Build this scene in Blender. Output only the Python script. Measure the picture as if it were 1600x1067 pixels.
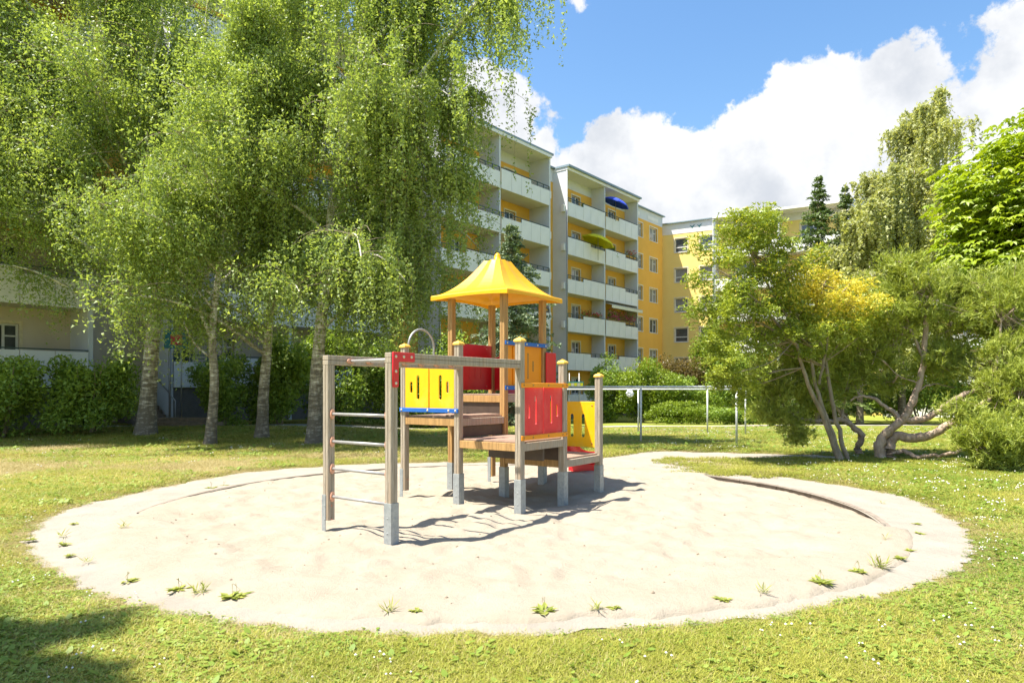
import bpy, bmesh, math, random
import numpy as np
from mathutils import Vector, Matrix
R = math.radians
PI = math.pi
random.seed(7)
rng = np.random.default_rng(11)
scene = bpy.context.scene
for o in list(bpy.data.objects): bpy.data.objects.remove(o)

# ------------------------------------------------------------------ camera, sky, sun
F_PX, EYE, HORIZ = 1067.0, 1.6, 608.0
cam_d = bpy.data.cameras.new('camera'); cam = bpy.data.objects.new('camera', cam_d)
scene.collection.objects.link(cam); scene.camera = cam
cam.location = (0, 0, EYE); cam.rotation_euler = (R(90), 0, 0)
cam_d.sensor_width = 36; cam_d.lens = 36 * F_PX / 1600
cam_d.shift_y = (HORIZ - 533.5) / 1600
cam_d.clip_start = 0.05; cam_d.clip_end = 3000
scene.view_settings.view_transform = 'Standard'
scene.view_settings.look = 'None'
scene.view_settings.gamma = 1
scene.view_settings.use_curve_mapping = False
scene.view_settings.exposure = 1.42

SUN_EL, TO_SUN = 64.0, (-0.972, -0.235)       # horizontal direction towards the sun
sun_d = bpy.data.lights.new('sun', 'SUN'); sun = bpy.data.objects.new('sun', sun_d)
scene.collection.objects.link(sun)
sun_d.energy = 4.6; sun_d.angle = R(0.53); sun_d.color = (1.0, 0.95, 0.86)
n_ = math.hypot(*TO_SUN)
ts = Vector((TO_SUN[0]/n_*math.cos(R(SUN_EL)), TO_SUN[1]/n_*math.cos(R(SUN_EL)), math.sin(R(SUN_EL))))
sun.rotation_euler = ts.to_track_quat('Z', 'Y').to_euler()

world = bpy.data.worlds.new('World'); scene.world = world; world.use_nodes = True
def build_world():
    nt = world.node_tree; N = nt.nodes; L = nt.links; N.clear()
    out = N.new('ShaderNodeOutputWorld'); bg = N.new('ShaderNodeBackground'); bg.inputs[1].default_value = 0.12
    sky = N.new('ShaderNodeTexSky'); sky.sky_type = 'NISHITA'; sky.sun_disc = False
    sky.sun_elevation = R(SUN_EL); sky.sun_rotation = math.atan2(TO_SUN[0], TO_SUN[1]); sky.altitude = 200
    sky.air_density = 1.25; sky.dust_density = 1.2; sky.ozone_density = 1.5
    tc = N.new('ShaderNodeTexCoord'); D = tc.outputs['Generated']
    def math_(op, a, b=None, c=None, clamp=False):
        m = N.new('ShaderNodeMath'); m.operation = op; m.use_clamp = clamp
        for i, v in enumerate((a, b, c)):
            if v is None: continue
            if isinstance(v, (int, float)): m.inputs[i].default_value = v
            else: L.new(v, m.inputs[i])
        return m.outputs[0]
    def noise(scale, detail, rough, vec=D):
        n = N.new('ShaderNodeTexNoise'); n.inputs['Scale'].default_value = scale
        n.inputs['Detail'].default_value = detail; n.inputs['Roughness'].default_value = rough
        L.new(vec, n.inputs['Vector']); return n.outputs[0]
    # cumulus heaps: directions of their centres in the sky and angular radii in degrees
    heaps = [(900,290,4.6),(960,240,3.8),(1010,205,2.5),(1060,215,2.7),(850,235,2.9),(1060,300,7),(1240,150,3.6),(1190,260,7),
             (1300,150,4.6),(1380,150,4.0),(1440,100,1.8),(1350,260,7.5),(1500,260,6.6),(1575,125,3.3),(1640,95,4.2),(1500,190,2.6),(1610,200,5),
             (1700,200,9),(760,210,5),(640,260,7),(905,2,1.6),(720,170,4),(1900,150,9),(300,150,7),(80,240,9),(-300,200,10),(-700,120,9),(480,330,7)]
    acc = None
    for px, py, r in heaps:
        d = Vector(((px-800)/F_PX, 1, (HORIZ-py)/F_PX)).normalized()
        vm = N.new('ShaderNodeVectorMath'); vm.operation = 'DISTANCE'; L.new(D, vm.inputs[0]); vm.inputs[1].default_value = d
        v = math_('MULTIPLY_ADD', vm.outputs['Value'], -1/R(r), 1.0)
        v = math_('MULTIPLY', v, min(1.0, r/5))
        acc = v if acc is None else math_('SMOOTH_MAX', acc, v, 0.12)
    # scattered heaps over the rest of the sky
    sep = N.new('ShaderNodeSeparateXYZ'); L.new(D, sep.inputs[0])
    back = math_('MULTIPLY_ADD', sep.outputs['Y'], -1.6, 0.55, clamp=True)
    gen = math_('MULTIPLY_ADD', noise(2.2, 3, .5), 3.0, -1.75)
    gen = math_('ADD', math_('MULTIPLY', gen, back), math_('MULTIPLY_ADD', back, 0.9, -0.9))
    acc = math_('SMOOTH_MAX', acc, gen, 0.1)
    nz = math_('ADD', math_('MULTIPLY_ADD', noise(7, 9, .58), 1.5, -0.75), math_('MULTIPLY_ADD', noise(24, 7, .62), 0.8, -0.40))
    dens = math_('ADD', math_('ADD', acc, nz), -0.16)
    mr = N.new('ShaderNodeMapRange'); mr.interpolation_type = 'SMOOTHSTEP'; mr.inputs['From Min'].default_value = -0.04; mr.inputs['From Max'].default_value = 0.09
    L.new(dens, mr.inputs['Value'])
    # low milky veil near the horizon
    veil = math_('MULTIPLY', math_('MULTIPLY_ADD', sep.outputs['Z'], -2.6, 0.85, clamp=True), math_('MULTIPLY_ADD', noise(5, 5, .55), 1.4, -0.15, clamp=True))
    amt = math_('MAXIMUM', mr.outputs[0], veil)
    mr2 = N.new('ShaderNodeMapRange'); mr2.interpolation_type = 'SMOOTHSTEP'; mr2.inputs['From Min'].default_value = 0.35; mr2.inputs['From Max'].default_value = 0.72
    L.new(noise(6.5, 6, .6), mr2.inputs['Value'])
    cc = N.new('ShaderNodeMix'); cc.data_type = 'RGBA'; L.new(mr2.outputs[0], cc.inputs['Factor'])
    cc.inputs[6].default_value = (3.5, 3.52, 3.55, 1); cc.inputs[7].default_value = (2.25, 2.38, 2.6, 1)
    hsv = N.new('ShaderNodeHueSaturation'); hsv.inputs['Saturation'].default_value = 1.22; hsv.inputs['Value'].default_value = .74
    L.new(sky.outputs[0], hsv.inputs['Color'])
    mx = N.new('ShaderNodeMix'); mx.data_type = 'RGBA'
    L.new(amt, mx.inputs['Factor']); L.new(hsv.outputs[0], mx.inputs[6]); L.new(cc.outputs[2], mx.inputs[7])
    L.new(mx.outputs[2], bg.inputs[0]); L.new(bg.outputs[0], out.inputs[0])
build_world()
world.cycles.sampling_method = 'AUTOMATIC'
scene.cycles.max_bounces = 6; scene.cycles.diffuse_bounces = 3; scene.cycles.glossy_bounces = 2
scene.cycles.transmission_bounces = 3; scene.cycles.transparent_max_bounces = 6
scene.cycles.sample_clamp_indirect = 6

# ------------------------------------------------------------------ helpers
COL = scene.collection
def at(px, py, Z):      # real-world point that lies at depth Z along a sight line measured in the photograph
    return Vector(((px-800)/F_PX*Z, Z, EYE+(HORIZ-py)/F_PX*Z))
def tag(o, label=None, cat=None, group=None, kind=None):
    if label: o['label'] = label
    if cat: o['category'] = cat
    if group: o['group'] = group
    if kind: o['kind'] = kind
    return o
def empty(name, loc=(0,0,0), rz=0, parent=None, **kw):
    o = bpy.data.objects.new(name, None); COL.objects.link(o); o.location = loc; o.rotation_euler = (0,0,rz)
    o.empty_display_size = .2
    if parent: o.parent = parent
    return tag(o, **kw)
def link(name, me, mat=None, parent=None, loc=None, rot=None):
    o = bpy.data.objects.new(name, me); COL.objects.link(o)
    if mat is not None and len(me.materials) == 0: me.materials.append(mat)
    if parent: o.parent = parent
    if loc is not None: o.location = loc
    if rot is not None: o.rotation_euler = rot
    return o
def mesh_np(name, V, F, smooth=False, attrs=None):
    V = np.asarray(V, dtype=np.float32); F = np.asarray(F, dtype=np.int32)
    me = bpy.data.meshes.new(name)
    me.vertices.add(len(V)); me.vertices.foreach_set('co', V.ravel())
    k = F.shape[1]
    me.loops.add(F.size); me.loops.foreach_set('vertex_index', F.ravel())
    me.polygons.add(len(F)); me.polygons.foreach_set('loop_start', np.arange(0, F.size, k, dtype=np.int32))
    me.polygons.foreach_set('use_smooth', np.full(len(F), smooth))
    for an, av in (attrs or {}).items():
        a = me.attributes.new(an, 'FLOAT', 'POINT'); a.data.foreach_set('value', np.asarray(av, dtype=np.float32))
    me.update(calc_edges=True); return me
class MB:
    """collects shapes for ONE mesh"""
    def __init__(s): s.bm = bmesh.new()
    def box(s, x0, x1, y0, y1, z0, z1, bev=0):
        r = bmesh.ops.create_cube(s.bm, size=1)
        for v in r['verts']:
            v.co = Vector(((x0+x1)/2+v.co.x*(x1-x0), (y0+y1)/2+v.co.y*(y1-y0), (z0+z1)/2+v.co.z*(z1-z0)))
        if bev:
            es = list({e for v in r['verts'] for e in v.link_edges})
            bmesh.ops.bevel(s.bm, geom=es, offset=bev, segments=1, affect='EDGES')
        return s
    def prism(s, pts, z0, z1):
        a = [s.bm.verts.new((p[0], p[1], z0)) for p in pts]; b = [s.bm.verts.new((p[0], p[1], z1)) for p in pts]
        s.bm.faces.new(a[::-1]); s.bm.faces.new(b); n = len(pts)
        for i in range(n): s.bm.faces.new((a[i], a[(i+1)%n], b[(i+1)%n], b[i]))
        return s
    def tube(s, pts, r, n=8, cap=True):
        V, Fq = tube_arr([(np.array([tuple(p) for p in pts], float), np.full(len(pts), r) if np.isscalar(r) else np.array(r))], n)
        vs = [s.bm.verts.new(v) for v in V]
        for f in Fq:
            fc = s.bm.faces.new([vs[i] for i in f]); fc.smooth = True
        if cap:
            s.bm.faces.new(vs[:n][::-1]); s.bm.faces.new(vs[-n:])
        return s
    def quad(s, *p):
        s.bm.faces.new([s.bm.verts.new(q) for q in p]); return s
    def mesh(s, name):
        bmesh.ops.recalc_face_normals(s.bm, faces=s.bm.faces)
        me = bpy.data.meshes.new(name); s.bm.to_mesh(me); s.bm.free(); return me
    def obj(s, name, mat, parent=None, loc=None, rot=None):
        return link(name, s.mesh(name), mat, parent, loc, rot)
def tube_arr(paths, n=6):
    Vs, Fs, off = [], [], 0
    ang = np.arange(n)*2*PI/n
    for P, r in paths:
        P = np.asarray(P, float); m = len(P)
        T = np.gradient(P, axis=0); T /= (np.linalg.norm(T, axis=1, keepdims=True)+1e-9)
        ref = np.array([0, 0, 1.0]) if abs(T[:, 2]).mean() < .85 else np.array([1.0, 0, 0])
        A = np.cross(T, ref); A /= (np.linalg.norm(A, axis=1, keepdims=True)+1e-9); B = np.cross(T, A)
        ring = P[:, None]+(A[:, None]*np.cos(ang)[None, :, None]+B[:, None]*np.sin(ang)[None, :, None])*np.asarray(r)[:, None, None]
        Vs.append(ring.reshape(-1, 3))
        i = np.arange(m-1)[:, None]*n; j = np.arange(n)[None]; j2 = (j+1) % n
        Fs.append(np.stack([i+j, i+j2, i+n+j2, i+n+j], -1).reshape(-1, 4)+off); off += m*n
    return np.concatenate(Vs), np.concatenate(Fs)
def plate(name, outline, holes, th, bev=0.004):
    """flat board in local XZ, thickness along Y, with real cut-outs"""
    cu = bpy.data.curves.new(name, 'CURVE'); cu.dimensions = '2D'; cu.fill_mode = 'BOTH'; cu.extrude = th/2-bev; cu.bevel_depth = bev; cu.bevel_resolution = 1; cu.offset = -bev
    for poly in [outline]+holes:
        sp = cu.splines.new('POLY'); sp.points.add(len(poly)-1); sp.use_cyclic_u = True
        for p, q in zip(sp.points, poly): p.co = (q[0], q[1], 0, 1)
    tmp = bpy.data.objects.new('tmp', cu); COL.objects.link(tmp)
    bpy.context.view_layer.update()
    me = bpy.data.meshes.new_from_object(tmp.evaluated_get(bpy.context.evaluated_depsgraph_get()))
    bpy.data.objects.remove(tmp); bpy.data.curves.remove(cu)
    me.transform(Matrix.Rotation(R(90), 4, 'X')); me.name = name; return me
def rrect(x0, x1, z0, z1, r, n=4):
    pts = []
    for cx, cz, a0 in ((x1-r, z1-r, 0), (x0+r, z1-r, 90), (x0+r, z0+r, 180), (x1-r, z0+r, 270)):
        for i in range(n+1):
            a = R(a0+90*i/n); pts.append((cx+r*math.cos(a), cz+r*math.sin(a)))
    return pts

# ------------------------------------------------------------------ materials
def nodes_of(name):
    m = bpy.data.materials.new(name); m.use_nodes = True
    nt = m.node_tree; return m, nt, nt.nodes, nt.links, nt.nodes['Principled BSDF']
def ramp(N, stops):
    r = N.new('ShaderNodeValToRGB'); e = r.color_ramp.elements
    while len(e) < len(stops): e.new(.5)
    for el, (p, c) in zip(e, stops): el.position = p; el.color = (*c, 1)
    return r
def mat(name, c, rough=.6, c2=None, scale=8, stretch=(1,1,1), bump=0, bscale=None, metal=0, spec=.5, detail=5, contrast=(.35,.65), dirt=None):
    m, nt, N, L, b = nodes_of(name)
    b.inputs['Roughness'].default_value = rough; b.inputs['Metallic'].default_value = metal; b.inputs['Specular IOR Level'].default_value = spec
    tc = N.new('ShaderNodeTexCoord'); mp = N.new('ShaderNodeMapping'); mp.inputs['Scale'].default_value = stretch
    L.new(tc.outputs['Object'], mp.inputs[0])
    c2 = c2 or tuple(x*.82 for x in c)
    n = N.new('ShaderNodeTexNoise'); n.inputs['Scale'].default_value = scale; n.inputs['Detail'].default_value = detail; n.inputs['Roughness'].default_value = .6
    L.new(mp.outputs[0], n.inputs['Vector'])
    r = ramp(N, [(contrast[0], c), (contrast[1], c2)]); L.new(n.outputs[0], r.inputs[0]); col = r.outputs[0]
    if dirt:
        n3 = N.new('ShaderNodeTexNoise'); n3.inputs['Scale'].default_value = dirt[1]; n3.inputs['Detail'].default_value = 6; L.new(mp.outputs[0], n3.inputs['Vector'])
        r3 = ramp(N, [(.5, (0,0,0)), (.72, (1,1,1))]); L.new(n3.outputs[0], r3.inputs[0])
        mx = N.new('ShaderNodeMix'); mx.data_type = 'RGBA'; f = N.new('ShaderNodeMath'); f.operation = 'MULTIPLY'; f.inputs[1].default_value = dirt[2]
        L.new(r3.outputs[0], f.inputs[0]); L.new(f.outputs[0], mx.inputs['Factor']); L.new(col, mx.inputs[6]); mx.inputs[7].default_value = (*dirt[0], 1); col = mx.outputs[2]
    L.new(col, b.inputs['Base Color'])
    if bump:
        bp = N.new('ShaderNodeBump'); bp.inputs['Strength'].default_value = bump; bp.inputs['Distance'].default_value = .02
        n2 = N.new('ShaderNodeTexNoise'); n2.inputs['Scale'].default_value = bscale or scale*3; n2.inputs['Detail'].default_value = 6; L.new(mp.outputs[0], n2.inputs['Vector'])
        L.new(n2.outputs[0], bp.inputs['Height']); L.new(bp.outputs[0], b.inputs['Normal'])
    return m
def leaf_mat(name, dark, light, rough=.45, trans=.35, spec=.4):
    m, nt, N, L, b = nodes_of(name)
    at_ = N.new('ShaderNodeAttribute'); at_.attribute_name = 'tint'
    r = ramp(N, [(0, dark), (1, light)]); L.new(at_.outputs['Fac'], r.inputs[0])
    L.new(r.outputs[0], b.inputs['Base Color']); b.inputs['Roughness'].default_value = rough; b.inputs['Specular IOR Level'].default_value = spec
    t = N.new('ShaderNodeBsdfTranslucent'); g = N.new('ShaderNodeMix'); g.data_type = 'RGBA'; g.blend_type = 'MULTIPLY'; g.inputs['Factor'].default_value = 1
    g.inputs[7].default_value = (1.25, 1.2, .5, 1); L.new(r.outputs[0], g.inputs[6]); L.new(g.outputs[2], t.inputs[0])
    mx = N.new('ShaderNodeMixShader'); mx.inputs[0].default_value = trans
    L.new(b.outputs[0], mx.inputs[1]); L.new(t.outputs[0], mx.inputs[2]); L.new(mx.outputs[0], N['Material Output'].inputs[0])
    return m
def blade_mat(name, dark, light):
    m, nt, N, L, b = nodes_of(name)
    oi = N.new('ShaderNodeObjectInfo'); at_ = N.new('ShaderNodeAttribute'); at_.attribute_name = 'tint'
    geo = N.new('ShaderNodeNewGeometry'); n = N.new('ShaderNodeTexNoise'); n.inputs['Scale'].default_value = .55; n.inputs['Detail'].default_value = 3
    L.new(geo.outputs['Position'], n.inputs['Vector'])
    a = N.new('ShaderNodeMath'); a.operation = 'MULTIPLY_ADD'; L.new(oi.outputs['Random'], a.inputs[0]); a.inputs[1].default_value = .3; L.new(at_.outputs['Fac'], a.inputs[2])
    a2 = N.new('ShaderNodeMath'); a2.operation = 'MULTIPLY_ADD'; L.new(n.outputs[0], a2.inputs[0]); a2.inputs[1].default_value = 1.3; L.new(a.outputs[0], a2.inputs[2])
    a3 = N.new('ShaderNodeMath'); a3.operation = 'MULTIPLY_ADD'; L.new(a2.outputs[0], a3.inputs[0]); a3.inputs[1].default_value = .68
    sx_ = N.new('ShaderNodeSeparateXYZ'); L.new(geo.outputs['Position'], sx_.inputs[0]); mr = N.new('ShaderNodeMapRange'); mr.inputs['From Min'].default_value = -6; mr.inputs['From Max'].default_value = 6; mr.inputs['To Min'].default_value = -.26; mr.inputs['To Max'].default_value = -.44; L.new(sx_.outputs['X'], mr.inputs['Value']); L.new(mr.outputs[0], a3.inputs[2])
    r = ramp(N, [(0, dark), (1, light)]); L.new(a3.outputs[0], r.inputs[0]); L.new(r.outputs[0], b.inputs['Base Color'])
    b.inputs['Roughness'].default_value = .5; b.inputs['Specular IOR Level'].default_value = .3
    t = N.new('ShaderNodeBsdfTranslucent'); L.new(r.outputs[0], t.inputs[0]); mx = N.new('ShaderNodeMixShader'); mx.inputs[0].default_value = .35
    L.new(b.outputs[0], mx.inputs[1]); L.new(t.outputs[0], mx.inputs[2]); L.new(mx.outputs[0], N['Material Output'].inputs[0])
    return m
M = {}
M['wood'] = mat('weathered_wood', (.42,.355,.265), .8, (.285,.23,.165), 5, (9,9,.7), .4, 22, dirt=((.43,.27,.14), 1.3, .4))
M['wood_warm'] = mat('larch_wood', (.50,.29,.10), .7, (.32,.18,.06), 4, (9,9,.6), .3, 20)
M['deck'] = mat('brown_deck_board', (.36,.24,.17), .6, (.27,.18,.13), 20, (1,1,1), .2, 90)
M['dark_board'] = mat('dark_brown_board', (.075,.05,.035), .5, (.055,.036,.027), 12)
M['yellow'] = mat('yellow_plastic', (.86,.47,.004), .45, (.82,.43,.004), 2.5, (1,1,1), .05, 40, spec=.35, dirt=((.74,.52,.10), 4, .45))
M['roof_yellow'] = mat('yellow_roof_plastic', (.86,.43,.004), .42, (.80,.37,.004), 3, (1,1,1), .05, 30, spec=.35, dirt=((.5,.28,.03), 2.2, .25))
M['orange'] = mat('orange_plastic', (.82,.30,.008), .45, (.76,.26,.008), 3, bump=.04, bscale=60, spec=.35)
M['red'] = mat('red_plastic', (.66,.012,.018), .38, (.58,.01,.016), 3, bump=.05, bscale=70)
M['red_faded'] = mat('faded_red_plastic', (.74,.045,.045), .5, (.66,.03,.035), 3, bump=.06, bscale=50, spec=.35, dirt=((.76,.17,.14), 3.5, .5))
M['blue'] = mat('blue_plastic', (.012,.12,.45), .4, (.01,.10,.38), 6)
M['cap'] = mat('yellow_post_cap', (.82,.50,.05), .45, (.66,.38,.08), 14)
M['pink'] = mat('faded_pink_plastic', (.72,.38,.25), .5, (.62,.30,.18), 20)
M['bolt'] = mat('cream_bolt_cap', (.72,.62,.42), .4)
M['bolt_red'] = mat('faded_bolt_cap', (.62,.20,.12), .45)
M['bolt_orange'] = mat('brown_bolt_cap', (.42,.20,.03), .45)
M['galv'] = mat('galvanised_steel', (.38,.40,.39), .5, (.28,.30,.30), 25, metal=.35, bump=.1, bscale=60)
M['steel'] = mat('steel_tube', (.42,.41,.39), .42, (.34,.33,.31), 12, metal=.4)
M['whitepipe'] = mat('painted_pipe', (.66,.67,.66), .45, (.50,.52,.52), 9, metal=.1, dirt=((.3,.28,.25), 7, .4))
M['concrete'] = mat('concrete_kerb', (.27,.22,.17), .9, (.18,.145,.11), 9, bump=.4, bscale=40)
M['paving'] = mat('concrete_paving', (.44,.40,.34), .9, (.33,.30,.25), 2.5, bump=.3, bscale=60)
M['ochre'] = mat('ochre_render', (.82,.45,.075), .9, (.78,.42,.07), 1.2, bump=.08, bscale=120, dirt=((.68,.37,.07), .35, .35))
M['taupe'] = mat('taupe_render', (.66,.58,.48), .9, (.62,.54,.44), 1.2, bump=.08, bscale=120)
M['yell'] = mat('pale_yellow_render', (.90,.68,.22), .9, (.87,.65,.20), 1.0, bump=.08, bscale=120, dirt=((.72,.50,.15), .4, .3))
M['grey_wall'] = mat('grey_render', (.66,.67,.68), .9, (.62,.63,.64), 1.5, bump=.05, bscale=100)
M['white_wall'] = mat('white_render', (.80,.78,.74), .9, (.75,.73,.70), 1.5, bump=.05, bscale=100)
M['soffit'] = mat('cream_soffit', (.74,.68,.58), .9, (.70,.64,.54), 2)
M['panel'] = mat('white_balcony_panel', (.82,.80,.755), .6, (.77,.755,.71), 1.3, (1,1,.5), dirt=((.66,.65,.58), 1.1, .4))
M['rail'] = mat('dark_green_rail', (.05,.09,.085), .45)
M['roofedge'] = mat('grey_roof_edge', (.26,.33,.35), .5, metal=.3)
M['frame'] = mat('white_window_frame', (.80,.80,.78), .4)
M['surround'] = mat('cream_window_surround', (.80,.70,.50), .8)
M['glass'] = mat('dark_window_glass', (.045,.055,.06), .04, (.09,.10,.11), 1.7, spec=.9)
M['glass2'] = mat('window_glass_with_curtain', (.30,.30,.29), .08, (.16,.17,.17), 3.5, (3,1,.6), spec=.9)
M['plinth'] = mat('dark_plinth', (.17,.155,.14), .9)
M['turq'] = mat('turquoise_board', (.02,.18,.19), .5)
M['parasol_blue'] = mat('blue_cloth', (.02,.05,.45), .8, (.03,.08,.55), 3)
M['parasol_yellow'] = mat('yellow_cloth', (.80,.72,.02), .8)
M['awning'] = mat('cream_awning_cloth', (.82,.76,.58), .8, (.70,.66,.48), 6, (4,1,.2))
M['brownsign'] = mat('brown_sign_board', (.32,.17,.09), .7)
M['bark_pine'] = mat('pine_bark', (.46,.35,.26), .95, (.27,.19,.135), 14, (1,1,.5), .9, 40, dirt=((.56,.43,.32), 6, .6))
M['bark'] = mat('grey_brown_bark', (.34,.27,.19), .95, (.19,.15,.10), 10, (1,1,.4), .7, 30)
M['petal_pink'] = mat('pink_petals', (.70,.08,.28), .6, (.55,.04,.14), 20)
M['petal_red'] = mat('red_petals', (.70,.03,.06), .6)
M['petal_white'] = mat('white_clover_heads', (.75,.72,.62), .7)
M['stone'] = mat('dark_stone', (.08,.07,.06), .9)
M['cloth_white'] = mat('white_bag', (.8,.8,.8), .6)
def birch_bark():
    m, nt, N, L, b = nodes_of('birch_bark'); b.inputs['Roughness'].default_value = .8
    geo = N.new('ShaderNodeNewGeometry'); sp = N.new('ShaderNodeSeparateXYZ'); L.new(geo.outputs['Position'], sp.inputs[0])
    mp = N.new('ShaderNodeMapping'); mp.inputs['Scale'].default_value = (1.6, 1.6, 7); L.new(geo.outputs['Position'], mp.inputs[0])
    n = N.new('ShaderNodeTexNoise'); n.inputs['Scale'].default_value = 2.2; n.inputs['Detail'].default_value = 7; n.inputs['Roughness'].default_value = .68; L.new(mp.outputs[0], n.inputs['Vector'])
    mp2 = N.new('ShaderNodeMapping'); mp2.inputs['Scale'].default_value = (1, 1, .35); L.new(geo.outputs['Position'], mp2.inputs[0])
    n2 = N.new('ShaderNodeTexNoise'); n2.inputs['Scale'].default_value = 14; n2.inputs['Detail'].default_value = 6; L.new(mp2.outputs[0], n2.inputs['Vector'])
    mr = N.new('ShaderNodeMapRange'); mr.inputs['From Min'].default_value = .6; mr.inputs['From Max'].default_value = 4.2; mr.inputs['To Min'].default_value = .22; mr.inputs['To Max'].default_value = -.05
    L.new(sp.outputs['Z'], mr.inputs['Value'])
    a = N.new('ShaderNodeMath'); a.operation = 'ADD'; L.new(n.outputs[0], a.inputs[0]); L.new(mr.outputs[0], a.inputs[1])
    a2 = N.new('ShaderNodeMath'); a2.operation = 'MULTIPLY_ADD'; L.new(n2.outputs[0], a2.inputs[0]); a2.inputs[1].default_value = .35; L.new(a.outputs[0], a2.inputs[2])
    r = ramp(N, [(.62, (.70,.66,.57)), (.72, (.38,.33,.25)), (.88, (.14,.115,.08))]); L.new(a2.outputs[0], r.inputs[0]); L.new(r.outputs[0], b.inputs['Base Color'])
    bp = N.new('ShaderNodeBump'); bp.inputs['Strength'].default_value = .9; bp.inputs['Distance'].default_value = .04; L.new(a2.outputs[0], bp.inputs['Height']); L.new(bp.outputs[0], b.inputs['Normal'])
    return m
M['birch'] = birch_bark()
M['leaf_birch'] = leaf_mat('birch_leaves', (.145,.225,.05), (.45,.54,.18), .45, .45, .35)
M['leaf_birch_far'] = leaf_mat('pale_birch_leaves', (.29,.33,.12), (.56,.57,.27), .5, .4)
M['leaf_bush'] = leaf_mat('shrub_leaves', (.10,.18,.025), (.36,.48,.075))
M['leaf_bright'] = leaf_mat('bright_shrub_leaves', (.12,.20,.016), (.30,.38,.04))
M['leaf_brown'] = leaf_mat('copper_shrub_leaves', (.09,.075,.025), (.22,.16,.05))
M['leaf_rowan'] = leaf_mat('multi_stem_tree_leaves', (.14,.21,.02), (.41,.46,.06))
M['leaf_gold'] = leaf_mat('golden_leaves', (.50,.46,.05), (.80,.66,.12), .5, .4)
M['leaf_chest'] = leaf_mat('chestnut_leaves', (.13,.23,.012), (.42,.50,.03), .45, .4)
M['needle_pine'] = leaf_mat('pine_needles', (.20,.27,.04), (.48,.52,.10), .5, .3)
M['needle_spruce'] = leaf_mat('spruce_needles', (.07,.12,.03), (.20,.28,.07), .5, .15)
M['needle_blue'] = leaf_mat('blue_green_spruce_needles', (.10,.16,.09), (.30,.37,.20), .5, .15)
M['blade'] = blade_mat('grass_blades', (.20,.26,.02), (.62,.53,.12))
M['blade_dry'] = blade_mat('dry_grass_blades', (.36,.30,.11), (.60,.50,.24))
M['clover'] = blade_mat('clover_leaves', (.15,.25,.025), (.40,.45,.09))
M['weed'] = leaf_mat('weed_leaves', (.18,.23,.03), (.40,.42,.09))

def ground_mat():
    m, nt, N, L, b = nodes_of('lawn_soil_and_grass'); b.inputs['Roughness'].default_value = .95; b.inputs['Specular IOR Level'].default_value = .1
    geo = N.new('ShaderNodeNewGeometry')
    def nz(s, d=5, ro=.6):
        n = N.new('ShaderNodeTexNoise'); n.inputs['Scale'].default_value = s; n.inputs['Detail'].default_value = d; n.inputs['Roughness'].default_value = ro; L.new(geo.outputs['Position'], n.inputs['Vector']); return n.outputs[0]
    r1 = ramp(N, [(.3, (.14,.19,.022)), (.5, (.21,.25,.035)), (.7, (.32,.32,.06))]); L.new(nz(18, 8, .75), r1.inputs[0])
    r2 = ramp(N, [(.42, (0,0,0)), (.62, (1,1,1))]); L.new(nz(.42, 5, .6), r2.inputs[0])
    sp = N.new('ShaderNodeSeparateXYZ'); L.new(geo.outputs['Position'], sp.inputs[0])
    lf = N.new('ShaderNodeMapRange'); lf.inputs['From Min'].default_value = 3; lf.inputs['From Max'].default_value = -5; lf.inputs['To Min'].default_value = .25; lf.inputs['To Max'].default_value = .62; L.new(sp.outputs['X'], lf.inputs['Value'])
    f = N.new('ShaderNodeMath'); f.operation = 'MULTIPLY'; L.new(r2.outputs[0], f.inputs[0]); L.new(lf.outputs[0], f.inputs[1])
    mx = N.new('ShaderNodeMix'); mx.data_type = 'RGBA'; L.new(f.outputs[0], mx.inputs['Factor']); L.new(r1.outputs[0], mx.inputs[6]); mx.inputs[7].default_value = (.40,.35,.11,1)
    L.new(mx.outputs[2], b.inputs['Base Color'])
    bp = N.new('ShaderNodeBump'); bp.inputs['Strength'].default_value = .8; bp.inputs['Distance'].default_value = .05; L.new(nz(30, 6, .7), bp.inputs['Height']); L.new(bp.outputs[0], b.inputs['Normal'])
    return m
M['ground'] = ground_mat()
def sand_mat(name, a, b_, c, fs=160):
    m, nt, N, L, b = nodes_of(name); b.inputs['Roughness'].default_value = 1; b.inputs['Specular IOR Level'].default_value = .05
    geo = N.new('ShaderNodeNewGeometry')
    def nz(s, d=5, ro=.6):
        n = N.new('ShaderNodeTexNoise'); n.inputs['Scale'].default_value = s; n.inputs['Detail'].default_value = d; n.inputs['Roughness'].default_value = ro; L.new(geo.outputs['Position'], n.inputs['Vector']); return n.outputs[0]
    r1 = ramp(N, [(.35, a), (.65, b_)]); L.new(nz(1.7, 8, .7), r1.inputs[0])
    r2 = ramp(N, [(.60, (0,0,0)), (.75, (1,1,1))]); L.new(nz(fs, 3, .8), r2.inputs[0])
    f = N.new('ShaderNodeMath'); f.operation = 'MULTIPLY'; L.new(r2.outputs[0], f.inputs[0]); f.inputs[1].default_value = .75
    mx = N.new('ShaderNodeMix'); mx.data_type = 'RGBA'; L.new(f.outputs[0], mx.inputs['Factor']); L.new(r1.outputs[0], mx.inputs[6]); mx.inputs[7].default_value = (*c, 1)
    L.new(mx.outputs[2], b.inputs['Base Color'])
    ad = N.new('ShaderNodeMath'); ad.operation = 'MULTIPLY_ADD'; L.new(nz(14, 6, .65), ad.inputs[0]); ad.inputs[1].default_value = 2.0; L.new(nz(80, 4, .8), ad.inputs[2])
    bp = N.new('ShaderNodeBump'); bp.inputs['Strength'].default_value = .6; bp.inputs['Distance'].default_value = .025; L.new(ad.outputs[0], bp.inputs['Height']); L.new(bp.outputs[0], b.inputs['Normal'])
    return m
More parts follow.
